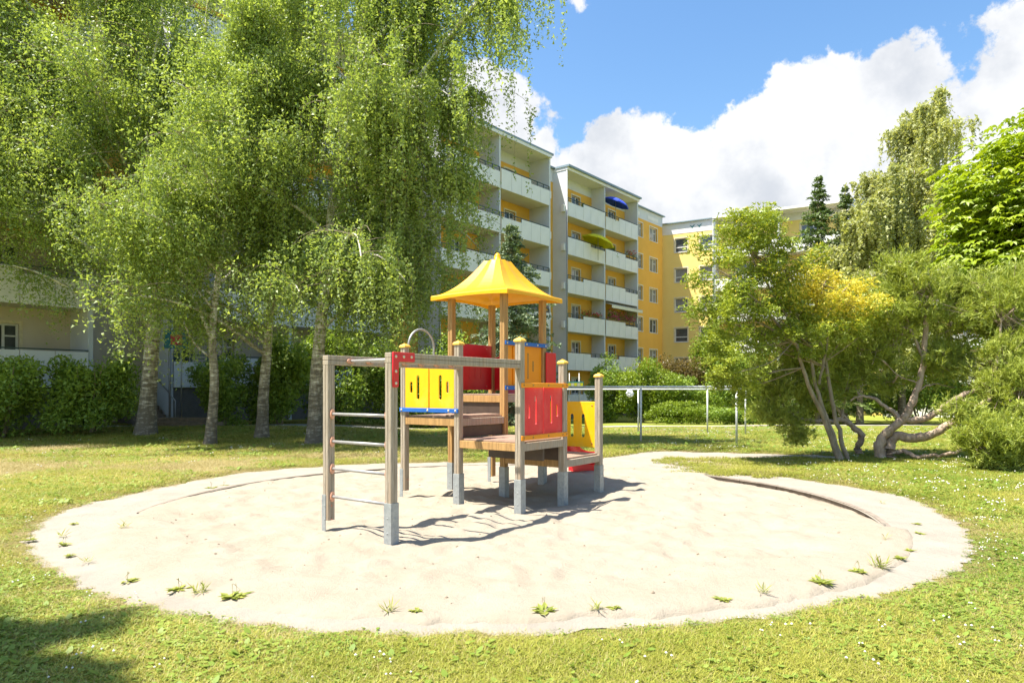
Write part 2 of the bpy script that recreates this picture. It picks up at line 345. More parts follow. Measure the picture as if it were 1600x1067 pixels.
M['sand'] = sand_mat('play_sand', (.375,.323,.252), (.33,.28,.21), (.20,.145,.095))
M['ring'] = sand_mat('sandy_gravel_ring', (.37,.328,.268), (.305,.27,.22), (.18,.155,.13), 90)

# ------------------------------------------------------------------ terrain
SC, SR = (-.1, 9.4), 4.65                      # sandpit centre and radius
def sstep(a, b, x):
    t = np.clip((x-a)/(b-a), 0, 1); return t*t*(3-2*t)
def gz(x, y):
    x = np.asarray(x, float); y = np.asarray(y, float)
    h = -.55*sstep(24, 46, y)*sstep(-12, 2, x) + .22*sstep(19, 24, y)*(1-sstep(-9, -3, x))
    h = h + .02*np.sin(x*.7+1)*np.sin(y*.5) * sstep(17, 22, y)
    return h
def axis_lines(lo, hi, a, b, fine, grow):
    c = list(np.arange(a, b+1e-6, fine)); s = fine; v = b
    while v < hi: s *= grow; v += s; c.append(v)
    s = fine; v = a; pre = []
    while v > lo: s *= grow; v -= s; pre.append(v)
    return np.array(pre[::-1]+c)
gx = axis_lines(-900, 900, -7, 8, .15, 1.18); gy = axis_lines(-400, 1200, 3, 18, .15, 1.18)
GX, GY = np.meshgrid(gx, gy); GZ = gz(GX, GY)
rr = np.hypot(GX-SC[0], GY-SC[1]); GZ = GZ-.35*(1-sstep(4.5, 4.68, rr))
nx, ny = len(gx), len(gy)
idx = np.arange(nx*ny).reshape(ny, nx)
Fg = np.stack([idx[:-1, :-1], idx[:-1, 1:], idx[1:, 1:], idx[1:, :-1]], -1).reshape(-1, 4)
tag(link('ground', mesh_np('ground', np.stack([GX, GY, GZ], -1).reshape(-1, 3), Fg, True), M['ground']), kind='structure')
OUT = [(0,4.44),(1.73,4.74),(2.66,5.18),(3.4,5.6),(3.9,5.97),(4.45,6.6),(4.81,7.14),(5.3,8.1),(5.68,9.08),(5.8,10),(5.73,10.7),(5.3,11.7),(4.85,12.8),(5.3,13.9),(6.4,14.9),
       (7.9,15.7),(7.4,16.5),(5.5,17.1),(3.6,17.5),(2.5,16.4),(1.3,15.1),(-.5,14.9),(-2,14.8),(-3.5,14.4),(-5.08,13.1),(-5.72,11),(-5.9,9.6),(-5.78,8.5),(-5.37,7.6),(-4.75,6.7),(-3.9,5.86),(-3.2,5.3),(-2.45,4.87),(-1.3,4.5)]
def smooth_closed(P, k):
    P = np.array(P, float); n = len(P); out = []
    for i in range(n):
        p0, p1, p2, p3 = P[i-1], P[i], P[(i+1) % n], P[(i+2) % n]
        for t in np.arange(k)/k:
            out.append(.5*((2*p1)+(-p0+p2)*t+(2*p0-5*p1+4*p2-p3)*t*t+(-p0+3*p1-3*p2+p3)*t**3))
    return np.array(out)
outer = smooth_closed(OUT, 14)
d_ = outer-np.array(SC); ra = np.hypot(d_[:, 0], d_[:, 1]); tn = np.arange(len(outer))
wob = .035*np.sin(tn*.9)+.03*np.sin(tn*2.3+1)+rng.normal(0, .018, len(outer))
outer = np.array(SC)+d_*(1+wob/ra)[:, None]
# gravel ring as a sheet from the kerb out to the lawn, slightly uneven
inner = np.array(SC)+d_/ra[:, None]*np.minimum(SR-.05, ra-.1)[:, None]
rings = []
for t in np.linspace(0, 1, 12):
    P = inner+(outer-inner)*t
    z = gz(P[:, 0], P[:, 1])+.035*(1-t)+.008+.006*np.sin(P[:, 0]*5)*np.cos(P[:, 1]*4)
    rings.append(np.column_stack([P, z]))
V = np.concatenate(rings); n = len(outer); Fr = []
for k in range(11):
    i = np.arange(n); j = (i+1) % n; Fr.append(np.stack([k*n+i, (k+1)*n+i, (k+1)*n+j, k*n+j], -1))
tag(link('path_ring', mesh_np('path_ring', V, np.concatenate(Fr), True), M['ring']), kind='structure')

# smooth value noise for sand relief
def vnoise(x, y, s, seed):
    g = np.random.default_rng(seed).random((64, 64)); x = x*s+200; y = y*s+200
    xi = np.floor(x).astype(int); yi = np.floor(y).astype(int); fx = x-xi; fy = y-yi
    fx = fx*fx*(3-2*fx); fy = fy*fy*(3-2*fy); a = lambda i, j: g[i % 64, j % 64]
    return (a(xi, yi)*(1-fx)+a(xi+1, yi)*fx)*(1-fy)+(a(xi, yi+1)*(1-fx)+a(xi+1, yi+1)*fx)*fy
def sand_h(x, y):
    x = np.asarray(x, float); y = np.asarray(y, float)
    r = np.hypot(x-SC[0], y-SC[1]); ang = np.arctan2(y-SC[1], x-SC[0])
    edge = sstep(3.6, 4.6, r)
    ang = np.where(ang < -PI/2, ang+2*PI, ang)
    open_r = sstep(-.42, -.1, ang)*(1-sstep(.60, .70, ang)); open_b = .36*sstep(1.3, 1.6, ang)*(1-sstep(2.9, 3.5, ang))
    op = np.maximum(open_r, open_b)
    base = .035*(1-edge)+edge*(.064-.075*op)
    base = np.where(r > SR, np.where(op > .04, -.3, .062-.13*np.maximum(r-4.70, 0)), base)
    dune = (vnoise(x, y, 1.2, 1)-.5)*.05+(vnoise(x, y, 3.1, 2)-.5)*.065+(vnoise(x, y, 6.5, 3)-.5)*.055+(vnoise(x, y, 12, 4)-.5)*.022
    mound = .20*np.exp(-(((x-.9)/.55)**2+((y-11.35)/.45)**2))-.05*np.exp(-(((x-.3)/.8)**2+((y-9.6)/.7)**2))
    return base+dune*(.85-.6*edge)+mound
sx = np.arange(-5.1, 5.101, .045)
X, Y = np.meshgrid(sx+SC[0], sx+SC[1]); r = np.hypot(X-SC[0], Y-SC[1]); oa = np.arctan2(outer[:, 1]-SC[1], outer[:, 0]-SC[0]); so = np.argsort(oa); orad = np.hypot(outer[:, 0]-SC[0], outer[:, 1]-SC[1])
RX = np.minimum(4.98, np.interp(np.arctan2(Y-SC[1], X-SC[0]), oa[so], orad[so])-.06); k = np.where(r > RX, RX/np.maximum(r, 1e-6), 1)
XX = SC[0]+(X-SC[0])*k; YY = SC[1]+(Y-SC[1])*k; Z = sand_h(XX, YY)-.11*sstep(-.16, 0, np.minimum(r, RX)-RX)*(r > SR-.1)
m_ = len(sx); idx = np.arange(m_*m_).reshape(m_, m_)
inside = r < RX+.06
keep = inside[:-1, :-1] & inside[1:, 1:] & inside[:-1, 1:] & inside[1:, :-1]
Fs = np.stack([idx[:-1, :-1], idx[:-1, 1:], idx[1:, 1:], idx[1:, :-1]], -1)[keep]
tag(link('sand', mesh_np('sand', np.stack([XX, YY, Z], -1).reshape(-1, 3), Fs, True), M['sand']), kind='structure')

# kerb stones round the sandpit, butted end to end
kerb = empty('sandpit_kerb', (SC[0], SC[1], 0), kind='structure')
nk = 36
for i in range(nk):
    a0, a1 = 2*PI*i/nk+.0012, 2*PI*(i+1)/nk-.0012; mb = MB(); pts = []
    sub = 4; w = random.uniform(-.006, .006)
    for j in range(sub+1):
        a = a0+(a1-a0)*j/sub; pts.append(((SR+.04+w)*math.cos(a), (SR+.04+w)*math.sin(a)))
    for j in range(sub, -1, -1):
        a = a0+(a1-a0)*j/sub; pts.append(((SR-.02+w)*math.cos(a), (SR-.02+w)*math.sin(a)))
    am = (a0+a1)/2; am = am if am < PI else am-2*PI
    exposed = -.45 < am < .68 or am > 1.2 or am < -2.9
    top = .052+random.uniform(-.004, .004)-(0 if exposed else .06)
    mb.prism(pts, -.3, top); mb.obj('kerb_stone', M['concrete'], kerb)

# paths behind
def strip(name, pts, w, m, lift=.012, kind='structure'):
    P = np.array(pts, float); Q = []
    for i in range(len(P)-1):
        for t in np.arange(10)/10: Q.append(P[i]*(1-t)+P[i+1]*t)
    Q.append(P[-1]); Q = np.array(Q); T = np.gradient(Q, axis=0); T /= np.linalg.norm(T, axis=1, keepdims=True); Nn = np.stack([-T[:, 1], T[:, 0]], 1)
    V = []
    for q, nn in zip(Q, Nn):
        for t in (-.5, -.17, .17, .5):
            p = q+nn*w*(t+random.uniform(-.015, .015)); V.append((p[0], p[1], float(gz(p[0], p[1]))+lift))
    Fq = [(i*4+j, i*4+4+j, i*4+5+j, i*4+1+j) for i in range(len(Q)-1) for j in range(3)]
    return tag(link(name, mesh_np(name, V, Fq, True), m), kind=kind)
strip('path', [(-20,24.3),(-13,25.0),(-8,26.0),(-3,28),(2,31),(8,33.6),(16,36.2),(32,37)], 1.7, M['paving'], .02)

# ------------------------------------------------------------------ building tools
def walled(mb, L_, z0, z1, ops, y=0, reveal=.14, back=False):
    """wall face in the plane y, from x=0..L_, with real openings and reveals"""
    xs = sorted({0, L_, *[o[0] for o in ops], *[o[1] for o in ops]}); zs = sorted({z0, z1, *[o[2] for o in ops], *[o[3] for o in ops]})
    for i in range(len(xs)-1):
        for j in range(len(zs)-1):
            cx, cz = (xs[i]+xs[i+1])/2, (zs[j]+zs[j+1])/2
            if any(o[0] < cx < o[1] and o[2] < cz < o[3] for o in ops): continue
            mb.quad((xs[i],y,zs[j]), (xs[i+1],y,zs[j]), (xs[i+1],y,zs[j+1]), (xs[i],y,zs[j+1]))
    for a, b, c, d in ops:
        e = y+reveal
        mb.quad((a,y,c),(b,y,c),(b,e,c),(a,e,c)); mb.quad((a,y,d),(b,y,d),(b,e,d),(a,e,d))
        mb.quad((a,y,c),(a,e,c),(a,e,d),(a,y,d)); mb.quad((b,y,c),(b,e,c),(b,e,d),(b,y,d))
WCACHE = {}
def window_mesh(w, h, kind):
    key = (round(w,2), round(h,2), kind)
    if key in WCACHE: return WCACHE[key]
    f = .065; mb = MB()
    mb.box(-w/2, -w/2+f, 0, .06, 0, h); mb.box(w/2-f, w/2, 0, .06, 0, h)
    mb.box(-w/2+f, w/2-f, 0, .06, 0, f); mb.box(-w/2+f, w/2-f, 0, .06, h-f, h)
    if kind == 'split': mb.box(w*.12-.04, w*.12+.04, .002, .058, f, h-f); mb.box(w*.12+.04, w/2-f, .004, .056, h*.62, h*.62+.05)
    if kind == 'tilt': mb.box(-w/2+f, w/2-f, .002, .058, h*.33, h*.33+.08)
    if kind == 'door': mb.box(-.03, .03, .002, .058, f, h-f)
    fr = mb.mesh('window_frame'); fr.materials.append(M['frame'])
    mb = MB(); mb.quad((-w/2+f,.035,f),(w/2-f,.035,f),(w/2-f,.035,h-f),(-w/2+f,.035,h-f)); pa = mb.mesh('pane')
    pb = pa.copy(); pa.materials.append(M['glass']); pb.materials.append(M['glass2'])
    mb = MB(); mb.box(-w/2-.06, w/2+.06, -.2, 0, -.05, 0); sl = mb.mesh('sill'); sl.materials.append(M['frame'])
    s = .10; mb = MB()
    mb.box(-w/2-s, -w/2, -.135-.03, -.14+.005, 0, h+s); mb.box(w/2, w/2+s, -.165, -.135, 0, h+s); mb.box(-w/2, w/2, -.165, -.135, h, h+s); su = mb.mesh('surround'); su.materials.append(M['surround'])
    WCACHE[key] = (fr, pa, pb, sl, su); return WCACHE[key]
def add_window(parent, x, y, z, w, h, kind='split', sill=True, surround=True):
    fr, pa, pb, sl, su = window_mesh(w, h, kind)
    o = link('window', fr, None, parent, (x, y+.14, z))
    link('pane', random.choice((pa, pa, pb)), None, o)
    if sill: link('sill', sl, None, o)
    if surround: link('surround', su, None, o)
    return o
PANEL = {}
def panel_mesh(w, h):
    k = (round(w,2), round(h,2))
    if k not in PANEL:
        PANEL[k] = MB().box(.012, w-.012, -.03, 0, 0, h, .004).mesh('balcony_panel'); PANEL[k].materials.append(M['panel'])
    return PANEL[k]
SH = 2.8
def tower(bld, x0, nb, bw, yf, ym, ztop, rail0, nfloors, base_z, low_side=None):
    """loggia tower of nb bays; yf front plane, ym main wall plane; rail0 = rail height of the lowest floor"""
    Lt = nb*bw
    sw = MB(); sw.box(x0, x0+.16, yf, ym, base_z, ztop-.25); sw.obj('side_wall', M['grey_wall'], bld)
    sw = MB(); sw.box(x0+Lt-.16, x0+Lt, yf, ym, base_z, ztop-.25); sw.obj('side_wall', M['grey_wall'], bld)
    for b in range(1, nb):
        MB().box(x0+b*bw-.07, x0+b*bw+.07, yf+.02, ym, base_z, ztop-.25).obj('partition_wall', M['grey_wall'], bld)
    MB().box(x0+.02, x0+Lt-.02, yf+.06, ym-.003, base_z, rail0-1.36).obj('plinth', M['plinth'], bld)
    for b in range(nb):
        xa = x0+b*bw+(.16 if b == 0 else .07); xb = x0+(b+1)*bw-(.16 if b == nb-1 else .07)
        for f in range(nfloors):
            zr = rail0+f*SH; zb = zr-1.33
            slab = MB().box(xa, xb, yf+.01, ym-.004, zb+.03, zb+.20).obj('balcony', M['soffit'], bld)
            n = 5; pw = (xb-xa)/n; low = low_side if low_side is not None else random.choice((0, 1, 1))
            if f == 0 or random.random() < .3: low = 0
            for i in range(n):
                short = (i >= 3) if low == 1 else (i < 2)
                link('balcony_panel', panel_mesh(pw, 1.02 if short else 1.25), None, slab, (xa+i*pw, yf-.01, zb))
            rb = MB(); rb.box(xa, xb, yf-.035, yf+.03, zr-.04, zr)
            xs0 = xa+3*pw if low == 1 else xa
            for i in range(4): rb.box(xs0+i*pw*2/3.02, xs0+i*pw*2/3.02+.05, yf-.02, yf+.02, zr-.32, zr-.04)
            rb.box(xs0, xs0+2*pw, yf-.012, yf+.012, zr-.19, zr-.165)
            rb.obj('railing', M['rail'], slab)
    MB().box(x0-.04, x0+Lt+.04, yf-.12, ym-.005, ztop-.25, ztop-.05).obj('tower_roof', M['white_wall'], bld)
    dp = MB(); dp.tube([(x0-.0, yf-.06, base_z+.4), (x0-.0, yf-.06, ztop-.3)], .045, 6)
    dp.obj('downpipe', M['galv'], bld)

# long building on the left; its x axis runs along the facade
D = Vector((.622, .783, 0)); P0 = Vector((3.94, 49.5, 0))
blk = empty('apartment_block', P0, math.atan2(D.y, D.x), label='long ochre apartment block with grey loggia towers and white balcony panels behind the birches', cat='building')
ROOF = 17.75; YM = 1.2
def main_section(parent, xa, xb, dz, base, towers, extra, rows_rail):
    ops = []; wins = []
    for f in range(6):
        zr = rows_rail+f*SH; zb = zr-1.33+.2
        for (tx, nb, bw, yf) in towers:
            for b in range(nb):
                c = tx+b*bw
                for (dx, w, z_, h, kd) in ((1.35, .85, zb+.0, 2.05, 'door'), (3.1, 1.15, zb+.85, 1.2, 'split')):
                    ops.append((c+dx-w/2-xa, c+dx+w/2-xa, z_, z_+h)); wins.append((c+dx, z_, w, h, kd))
        for (cx, w, h, zo) in extra:
            ops.append((cx-w/2-xa, cx+w/2-xa, zr+zo, zr+zo+h)); wins.append((cx, zr+zo, w, h, 'split'))
    zs_ = base if dz == 0 else 7.2
    mb = MB(); walled(mb, xb-xa, zs_, ROOF+dz-.95, [o for o in ops if o[2] >= zs_]); w = mb.obj('wall', M['ochre'], parent, (xa, YM, 0))
    if dz: mb = MB(); walled(mb, xb-xa, base, zs_, [o for o in ops if o[2] < zs_]); mb.obj('wall', M['taupe'], parent, (xa, YM, 0))
    for cx, z, w_, h, kd in wins: add_window(parent, cx, YM, z, w_, h, kd, sill=(kd != 'door'))
    # attic band, ends, back, roof
    MB().box(xa, xb, YM-.02, YM+.2, ROOF+dz-.95, ROOF+dz).obj('attic_band', M['grey_wall'], parent)
    body = MB(); y1 = YM+11.5
    body.box(xa, xb, YM+.3, y1, base, ROOF+dz-.02); body.obj('wall', M['ochre'], parent)
    for e in (xa, xb-.02): MB().box(e, e+.02, YM, YM+.3, base, ROOF+dz-.02).obj('wall_end', M['ochre'], parent)
    MB().box(xa-.15, xb+.15, YM-.25, y1+.2, ROOF+dz, ROOF+dz+.09).obj('roof', M['roofedge'], parent)
TW = 5.45
main_section(blk, -15.6, 17.9, 0, -1.2, [(-13.6, 2, TW, -.5), (0, 2, TW, 0)], [(13.5, .95, 1.25, -.35), (16.1, 1.5, 1.25, -.35)], 1.53)
main_section(blk, -43.5, -15.6, 1.4, -1, [(-42.2, 2, TW, -.5), (-28.6, 2, TW, -.5)], [(-16.8, 1.2, 1.3, -.2)], 3.0)
tower(blk, 0, 2, TW, 0, YM, ROOF, 1.53, 6, -1.0)
tower(blk, -13.6, 2, TW, -.5, YM, ROOF, 1.53, 6, -1.0, low_side=1)
tower(blk, -28.6, 2, TW, -.5, YM, ROOF+1.4, 3.0, 6, -.6)
tower(blk, -42.2, 2, TW, -.5, YM, ROOF+1.4, 3.0, 6, -.6)
MB().box(-.1, 11.0, -.3, YM-.26, ROOF-.05, ROOF+.085).obj('roof', M['roofedge'], blk)
for xa, xb, dz in ((-13.8, -2.5, 0), (-28.8, -17.5, 1.4), (-42.4, -31.1, 1.4)):
    MB().box(xa, xb, -.64, YM-.26, ROOF+dz-.05, ROOF+dz+.08).obj('roof', M['roofedge'], blk)
for cx, w in ((12.9, .9), (15.9, 2.1)):
    MB().box(cx-w/2, cx+w/2, YM-.05, YM-.021, ROOF-.72, ROOF-.4).obj('attic_panel', M['white_wall'], blk)
for z_ in np.arange(.8, ROOF-2, 2.8):   # small boxes on the tower corner
    MB().box(-2.72, -2.45, -.4, -.15, z_, z_+.5, .01).obj('junction_box', M['white_wall'], blk)
    MB().box(-.02-.22, -.02, .05, .3, z_-.35, z_+.15, .01).obj('junction_box', M['white_wall'], blk)

# the building across the corner
E = Vector((.862, -.507, 0)); C0 = Vector((14.15, 64.9, 0))
blk2 = empty('apartment_block', C0, math.atan2(E.y, E.x), label='pale yellow apartment block closing the corner behind the trees on the right', cat='building')
R2 = 17.15
ops = []; wins = []
for f in range(6):
    zb = 15.72-1.3-f*SH
    for c in (1.95, 4.3): ops.append((c-.6, c+.6, zb, zb+1.3)); wins.append((c, zb, 1.2, 1.3, 'tilt'))
    for b in range(6):
        c = 5.6+b*TW
        ops.append((c+1.3, c+2.9, zb, zb+1.3)); wins.append((c+2.1, zb, 1.6, 1.3, 'split'))
mb = MB(); walled(mb, 40, -1.5, R2-1.0, ops); mb.obj('wall', M['yell'], blk2)
for cx, z, w_, h, kd in wins: add_window(blk2, cx, 0, z, w_, h, kd, surround=True)
MB().box(0, 40, -.02, .2, R2-1.0, R2).obj('attic_band', M['white_wall'], blk2)
MB().box(0, 40, .3, 11, -1.5, R2-.02).obj('wall', M['yell'], blk2)
MB().box(-.0, .02, 0, .3, -1.5, R2-.02).obj('wall_end', M['yell'], blk2)
MB().box(-.1, 40.1, -.22, 11.1, R2, R2+.09).obj('roof', M['roofedge'], blk2)
tower2_rail = 15.72-1.3-5*SH-.05
def tower2(x0): tower(blk2, x0, 2, TW, -1.5, 0, R2-.1, tower2_rail+.1, 6, -1.3)
tower2(5.3); tower2(18.6)
for i, cx in enumerate((3.0, 3.65)):     # two small bird marks on the attic band
    mb = MB(); z_ = R2-.55
    mb.prism([(-.16,.16),(-.05,.02),(0,-.05),(.05,.02),(.18,.17),(.07,.12),(0,.06),(-.07,.11)], 0, .02)
    o = mb.obj('bird_mark', M['turq'], blk2, (cx, -.022, z_), (R(90), 0, 0)); o.scale = (1.5, 1.5, 1)

def bl(s, y, z): return tuple(P0+D*s+Vector((-D.y, D.x, 0))*y+Vector((0, 0, z)))   # building coordinates to world
BR = math.atan2(D.y, D.x)
# entrance steps of the left entrance, with sign
ent = empty('entrance_steps', bl(-29.3, -1.0, .2), BR, label='grey entrance steps with handrails beside the first birch trunk', cat='steps')
for i in range(7):
    MB().box(-.6, .6, .0+i*.28, 2.0, -.1+i*.17, .07+i*.17, .008).obj('step', M['concrete'], ent)
for sx in (-.66, .66):
    mb = MB(); mb.tube([(sx, -.1, .0), (sx, -.1, .95), (sx, 1.9, 2.1), (sx, 1.9, 1.2)], .025, 6); mb.obj('handrail', M['steel'], ent)
sg = empty('entrance_sign', bl(-28.72, -1.3, .2), BR, label='small turquoise sign with a red field on two thin poles at the left entrance', cat='sign')
for dx in (-.22, .22): MB().tube([(dx, 0, 0), (dx, 0, 3.6)], .025, 6).obj('pole', M['steel'], sg)
MB().box(-.45, .45, -.06, -.03, 2.95, 3.65, .01).obj('sign_board', M['turq'], sg)
MB().box(-.22, .22, -.075, -.062, 3.1, 3.5, .005).obj('sign_field', M['petal_red'], sg)
ts_ = empty('terrace_steps', (-11.9, 24.2, .24), R(4), label='low wide garden steps leading from the lawn to the path, right of the first birch', cat='steps')
for i in range(3): MB().box(-1.4, 1.5, i*.4, 1.4, -.4+i*.1, .05+i*.13, .01).obj('step', M['concrete'], ts_)
ent2 = empty('entrance_steps', (11.2, 53.5, -.55), BR-.6, label='light entrance steps half hidden behind shrubs at the corner of the blocks', cat='steps')
for i in range(5): MB().box(-1.2, 1.2, i*.3, 1.8, i*.17, .17+i*.17, .008).obj('step', M['concrete'], ent2)
for sx in (-1.25, 1.25): MB().tube([(sx, -.1, 0), (sx, -.1, 1.0), (sx, 1.6, 1.9), (sx, 1.6, .9)], .03, 6).obj('handrail', M['steel'], ent2)

# notice board and brown sign
nb = empty('notice_board', at(897, 640, 40) - Vector((0,0,0)), .1, label='green framed notice board with yellowish sheets on thin posts in front of the lowest balcony', cat='notice board')
nb.location.z = float(gz(nb.location.x, nb.location.y))
for dx in (-.28, .3): MB().tube([(dx, 0, 0), (dx, 0, 3.0)], .025, 6).obj('pole', M['steel'], nb)
MB().box(-.56, .56, -.06, -.03, 2.05, 2.5, .01).obj('board', M['turq'], nb)
for i in range(5): MB().box(-.36+i*.18, -.36+i*.18+.16, -.07, -.061, 2.13, 2.42).obj('sheet', M['parasol_yellow'] if i % 2 == 0 else M['surround'], nb)
bs = empty('sign', (at(1028, 640, 46).x, 46, -.5), 0, label='small brown sign on a thin post between shrubs near the corner of the blocks', cat='sign')
MB().tube([(0, 0, 0), (0, 0, 2.6)], .03, 6).obj('pole', M['steel'], bs); MB().box(-.5, .5, -.06, -.03, 2.3, 2.75, .01).obj('sign_board', M['brownsign'], bs)

# ------------------------------------------------------------------ foliage tools
def leaf_quads(P, size, up=.35, aspect=.62, seed=0, droop=None):
    g = np.random.default_rng(seed+5); n = len(P)
    nrm = g.normal(size=(n, 3)); nrm[:, 2] += up*2; nrm /= np.linalg.norm(nrm, axis=1, keepdims=True)
    ax = g.normal(size=(n, 3))
    if droop: ax[:, 2] -= droop
    ax -= nrm*np.sum(ax*nrm, 1, keepdims=True); ax /= (np.linalg.norm(ax, axis=1, keepdims=True)+1e-9)
    bx = np.cross(nrm, ax); s = size*(.65+.7*g.random((n, 1)))
    V = np.stack([P-ax*s*.45+bx*s*.55*aspect, P+ax*s*.65, P-ax*s*.45-bx*s*.55*aspect], 1)
    return V.reshape(-1, 3), np.arange(n*3).reshape(n, 3), np.repeat(g.random(n), 3)
def foliage(name, P, size, m, parent, seed=0, tint=None, **kw):
    P = np.asarray(P, float); V, Fq, t = leaf_quads(P, size, seed=seed, **kw)
    if tint is not None: t = np.clip(.55*t+.45*np.repeat(tint, 3), 0, 1)
    return link(name, mesh_np(name, V, Fq, False, {'tint': t}), m, parent)
def lumps(P, s, seed): return vnoise(P[:, 0]+P[:, 2]*.7, P[:, 1]+P[:, 2]*.9, s, seed)
def bend(p, d0, L_, n, droop, g, wob=.12, lift=0):
    pts = [np.array(p, float)]; d = np.array(d0, float); d /= np.linalg.norm(d)
    for i in range(n):
        d = d+g.normal(0, wob, 3)*.5; d[2] -= droop*(i+1)/n; d[2] += lift; d /= np.linalg.norm(d)
        pts.append(pts[-1]+d*L_/n)
    return np.array(pts)
def interp(P, t):
    P = np.asarray(P); x = t*(len(P)-1); i = min(int(x), len(P)-2); f = x-i; return P[i]*(1-f)+P[i+1]*f
def smooth_path(P, k=5):
    P = np.array([tuple(p) for p in P], float); Q = np.vstack([2*P[0]-P[1], P, 2*P[-1]-P[-2]]); out = []
    for i in range(1, len(Q)-2):
        p0, p1, p2, p3 = Q[i-1], Q[i], Q[i+1], Q[i+2]
        for t in np.arange(k)/k: out.append(.5*((2*p1)+(-p0+p2)*t+(2*p0-5*p1+4*p2-p3)*t*t+(-p0+3*p1-3*p2+p3)*t**3))
    out.append(P[-1]); return np.array(out)
def birch(label, base, trunk_pts, r0, n_limb, t0, Lmax, n_strand, per, seed, az_bias=None, extra=(), smax=1.9, leaf=.074, barkm='birch', leafm='leaf_birch', group='birches beside the playground', cat='tree', name='birch_tree', twist=.12, zlow=0, fluff=.055, wext=1, droop=.30, spread=.10):
    g = np.random.default_rng(seed); rz = Vector((base[0], base[1], 0))
    t = empty(name, (base[0], base[1], base[2]), label=label, cat=cat, group=group)
    T = smooth_path(trunk_pts, 6)-np.array(base); n = len(T)
    rad = r0*(1-np.linspace(0, 1, n)**.9*.93); rad[0] *= 1.45; rad[1] *= 1.2; rad[2] *= 1.07
    # bark gets uneven
    paths = [(T, rad)]; limbs = []
    for e in extra:
        Q = smooth_path(e[0], 4)-np.array(base); paths.append((Q, np.linspace(e[1], .02, len(Q)))); limbs.append((Q, 1.0))
    for i in range(n_limb):
        tt = t0+(1-t0)*((i+.5)/n_limb)**.9; p = interp(T, min(tt, .985))
        az = g.random()*2*PI if az_bias is None or g.random() > .55 else az_bias+g.normal(0, .7)
        Lm = Lmax*(1-.62*((tt-t0)/(1-t0))**1.3)*(.7+.5*g.random())
        el = .45+.7*tt+g.normal(0, .12)
        d = (math.cos(az)*math.cos(el), math.sin(az)*math.cos(el), math.sin(el))
        Q = bend(p, d, Lm, 9, droop, g, twist); paths.append((Q, np.linspace(max(.02, r0*(1-tt)*.36+.012), .010, len(Q)))); limbs.append((Q, 1.0))
    twigs = []
    for Q, w in list(limbs):
        Lq = np.linalg.norm(np.diff(Q, axis=0), axis=1).sum()
        for j in range(int(3+Lq*1.9)):
            q = interp(Q, .25+.75*g.random()); az = g.random()*2*PI
            W = bend(q, (math.cos(az), math.sin(az), .25+.4*g.random()), Lq*(.18+.22*g.random()), 5, .35, g, .15)
            twigs.append(W)
    V, Fq = tube_arr(paths, 9); jit = g.normal(0, .004, V.shape); link('trunk', mesh_np('trunk', V+jit, Fq, True), M[barkm], t)
    allp = np.concatenate([np.repeat(smooth_path(Q[2:], 3), wext, 0) if k < len(extra) else Q[2:] for k, (Q, w) in enumerate(limbs)]+[W[1:] for W in twigs])
    strands = []
    w = np.ones(len(allp)); pick = allp[g.integers(0, len(allp), n_strand)]+g.normal(0, spread, (n_strand, 3))
    L_ = (.35+smax*g.random(n_strand)**1.5); K = 6
    az = g.random(n_strand)*2*PI; out = np.stack([np.cos(az), np.sin(az)], 1)*(.05+.28*g.random((n_strand, 1)))
    s = np.linspace(0, 1, K); S = np.zeros((n_strand, K, 3)); sway = g.normal(0, .05, (n_strand, 2))
    S[:, :, 0] = pick[:, 0:1]+out[:, 0:1]*np.sqrt(s)[None]*L_[:, None]**.5+sway[:, :1]*s[None]**2
    S[:, :, 1] = pick[:, 1:2]+out[:, 1:2]*np.sqrt(s)[None]*L_[:, None]**.5+sway[:, 1:]*s[None]**2
    S[:, :, 2] = pick[:, 2:3]+.10*np.sin(s*PI)[None]-L_[:, None]*(s**1.3)[None]
    zmin = base[2]*0-base[2]+1.7+.6*g.random(n_strand)
    Ltr = S[:, -1, 2]
    okS = (S[:, :, 2].mean(1)+base[2] > zlow+g.normal(0, .95, n_strand)) & (S[:, 3, 2] > 1.6)
    S = S[okS]; L_ = L_[okS]; n_strand = len(S)
    sub = g.random(n_strand) < .35
    tw = [(W, np.linspace(.010, .004, len(W))) for W in twigs]+[(S[i], np.linspace(.0045, .002, K)) for i in np.nonzero(sub)[0]]
    V, Fq = tube_arr(tw, 3); link('twigs', mesh_np('twigs', V, Fq, True), M['bark'], t)
    cnt = np.maximum(6, (per*L_/(.35+smax*.4)*(.6+.8*g.random(n_strand))).astype(int)); ids = np.repeat(np.arange(n_strand), cnt)
    u = g.random(len(ids))*(K-1.001); i0 = u.astype(int); f = (u-i0)[:, None]
    P = S[ids, i0]*(1-f)+S[ids, i0+1]*f+g.normal(0, fluff, (len(ids), 3))
    tin = np.clip(np.repeat(g.random(n_strand), cnt)*.6+.6*(lumps(P+np.array(base), .5, seed)-.2), 0, 1)
    foliage('crown', P, leaf, M[leafm], t, seed=seed, tint=tin, up=.25, droop=.8)
    return t
def W_(px, py, Z): return at(px, py, Z)
def gbase(px, Z, dz=0):
    x = (px-800)/F_PX*Z; return (x, Z, float(gz(x, Z))+dz)
bA = gbase(228, 21.6, -.05); bB = gbase(328, 19.2, -.05); bC = gbase(409, 21.0, -.05); bD = gbase(491, 19.4, -.05)
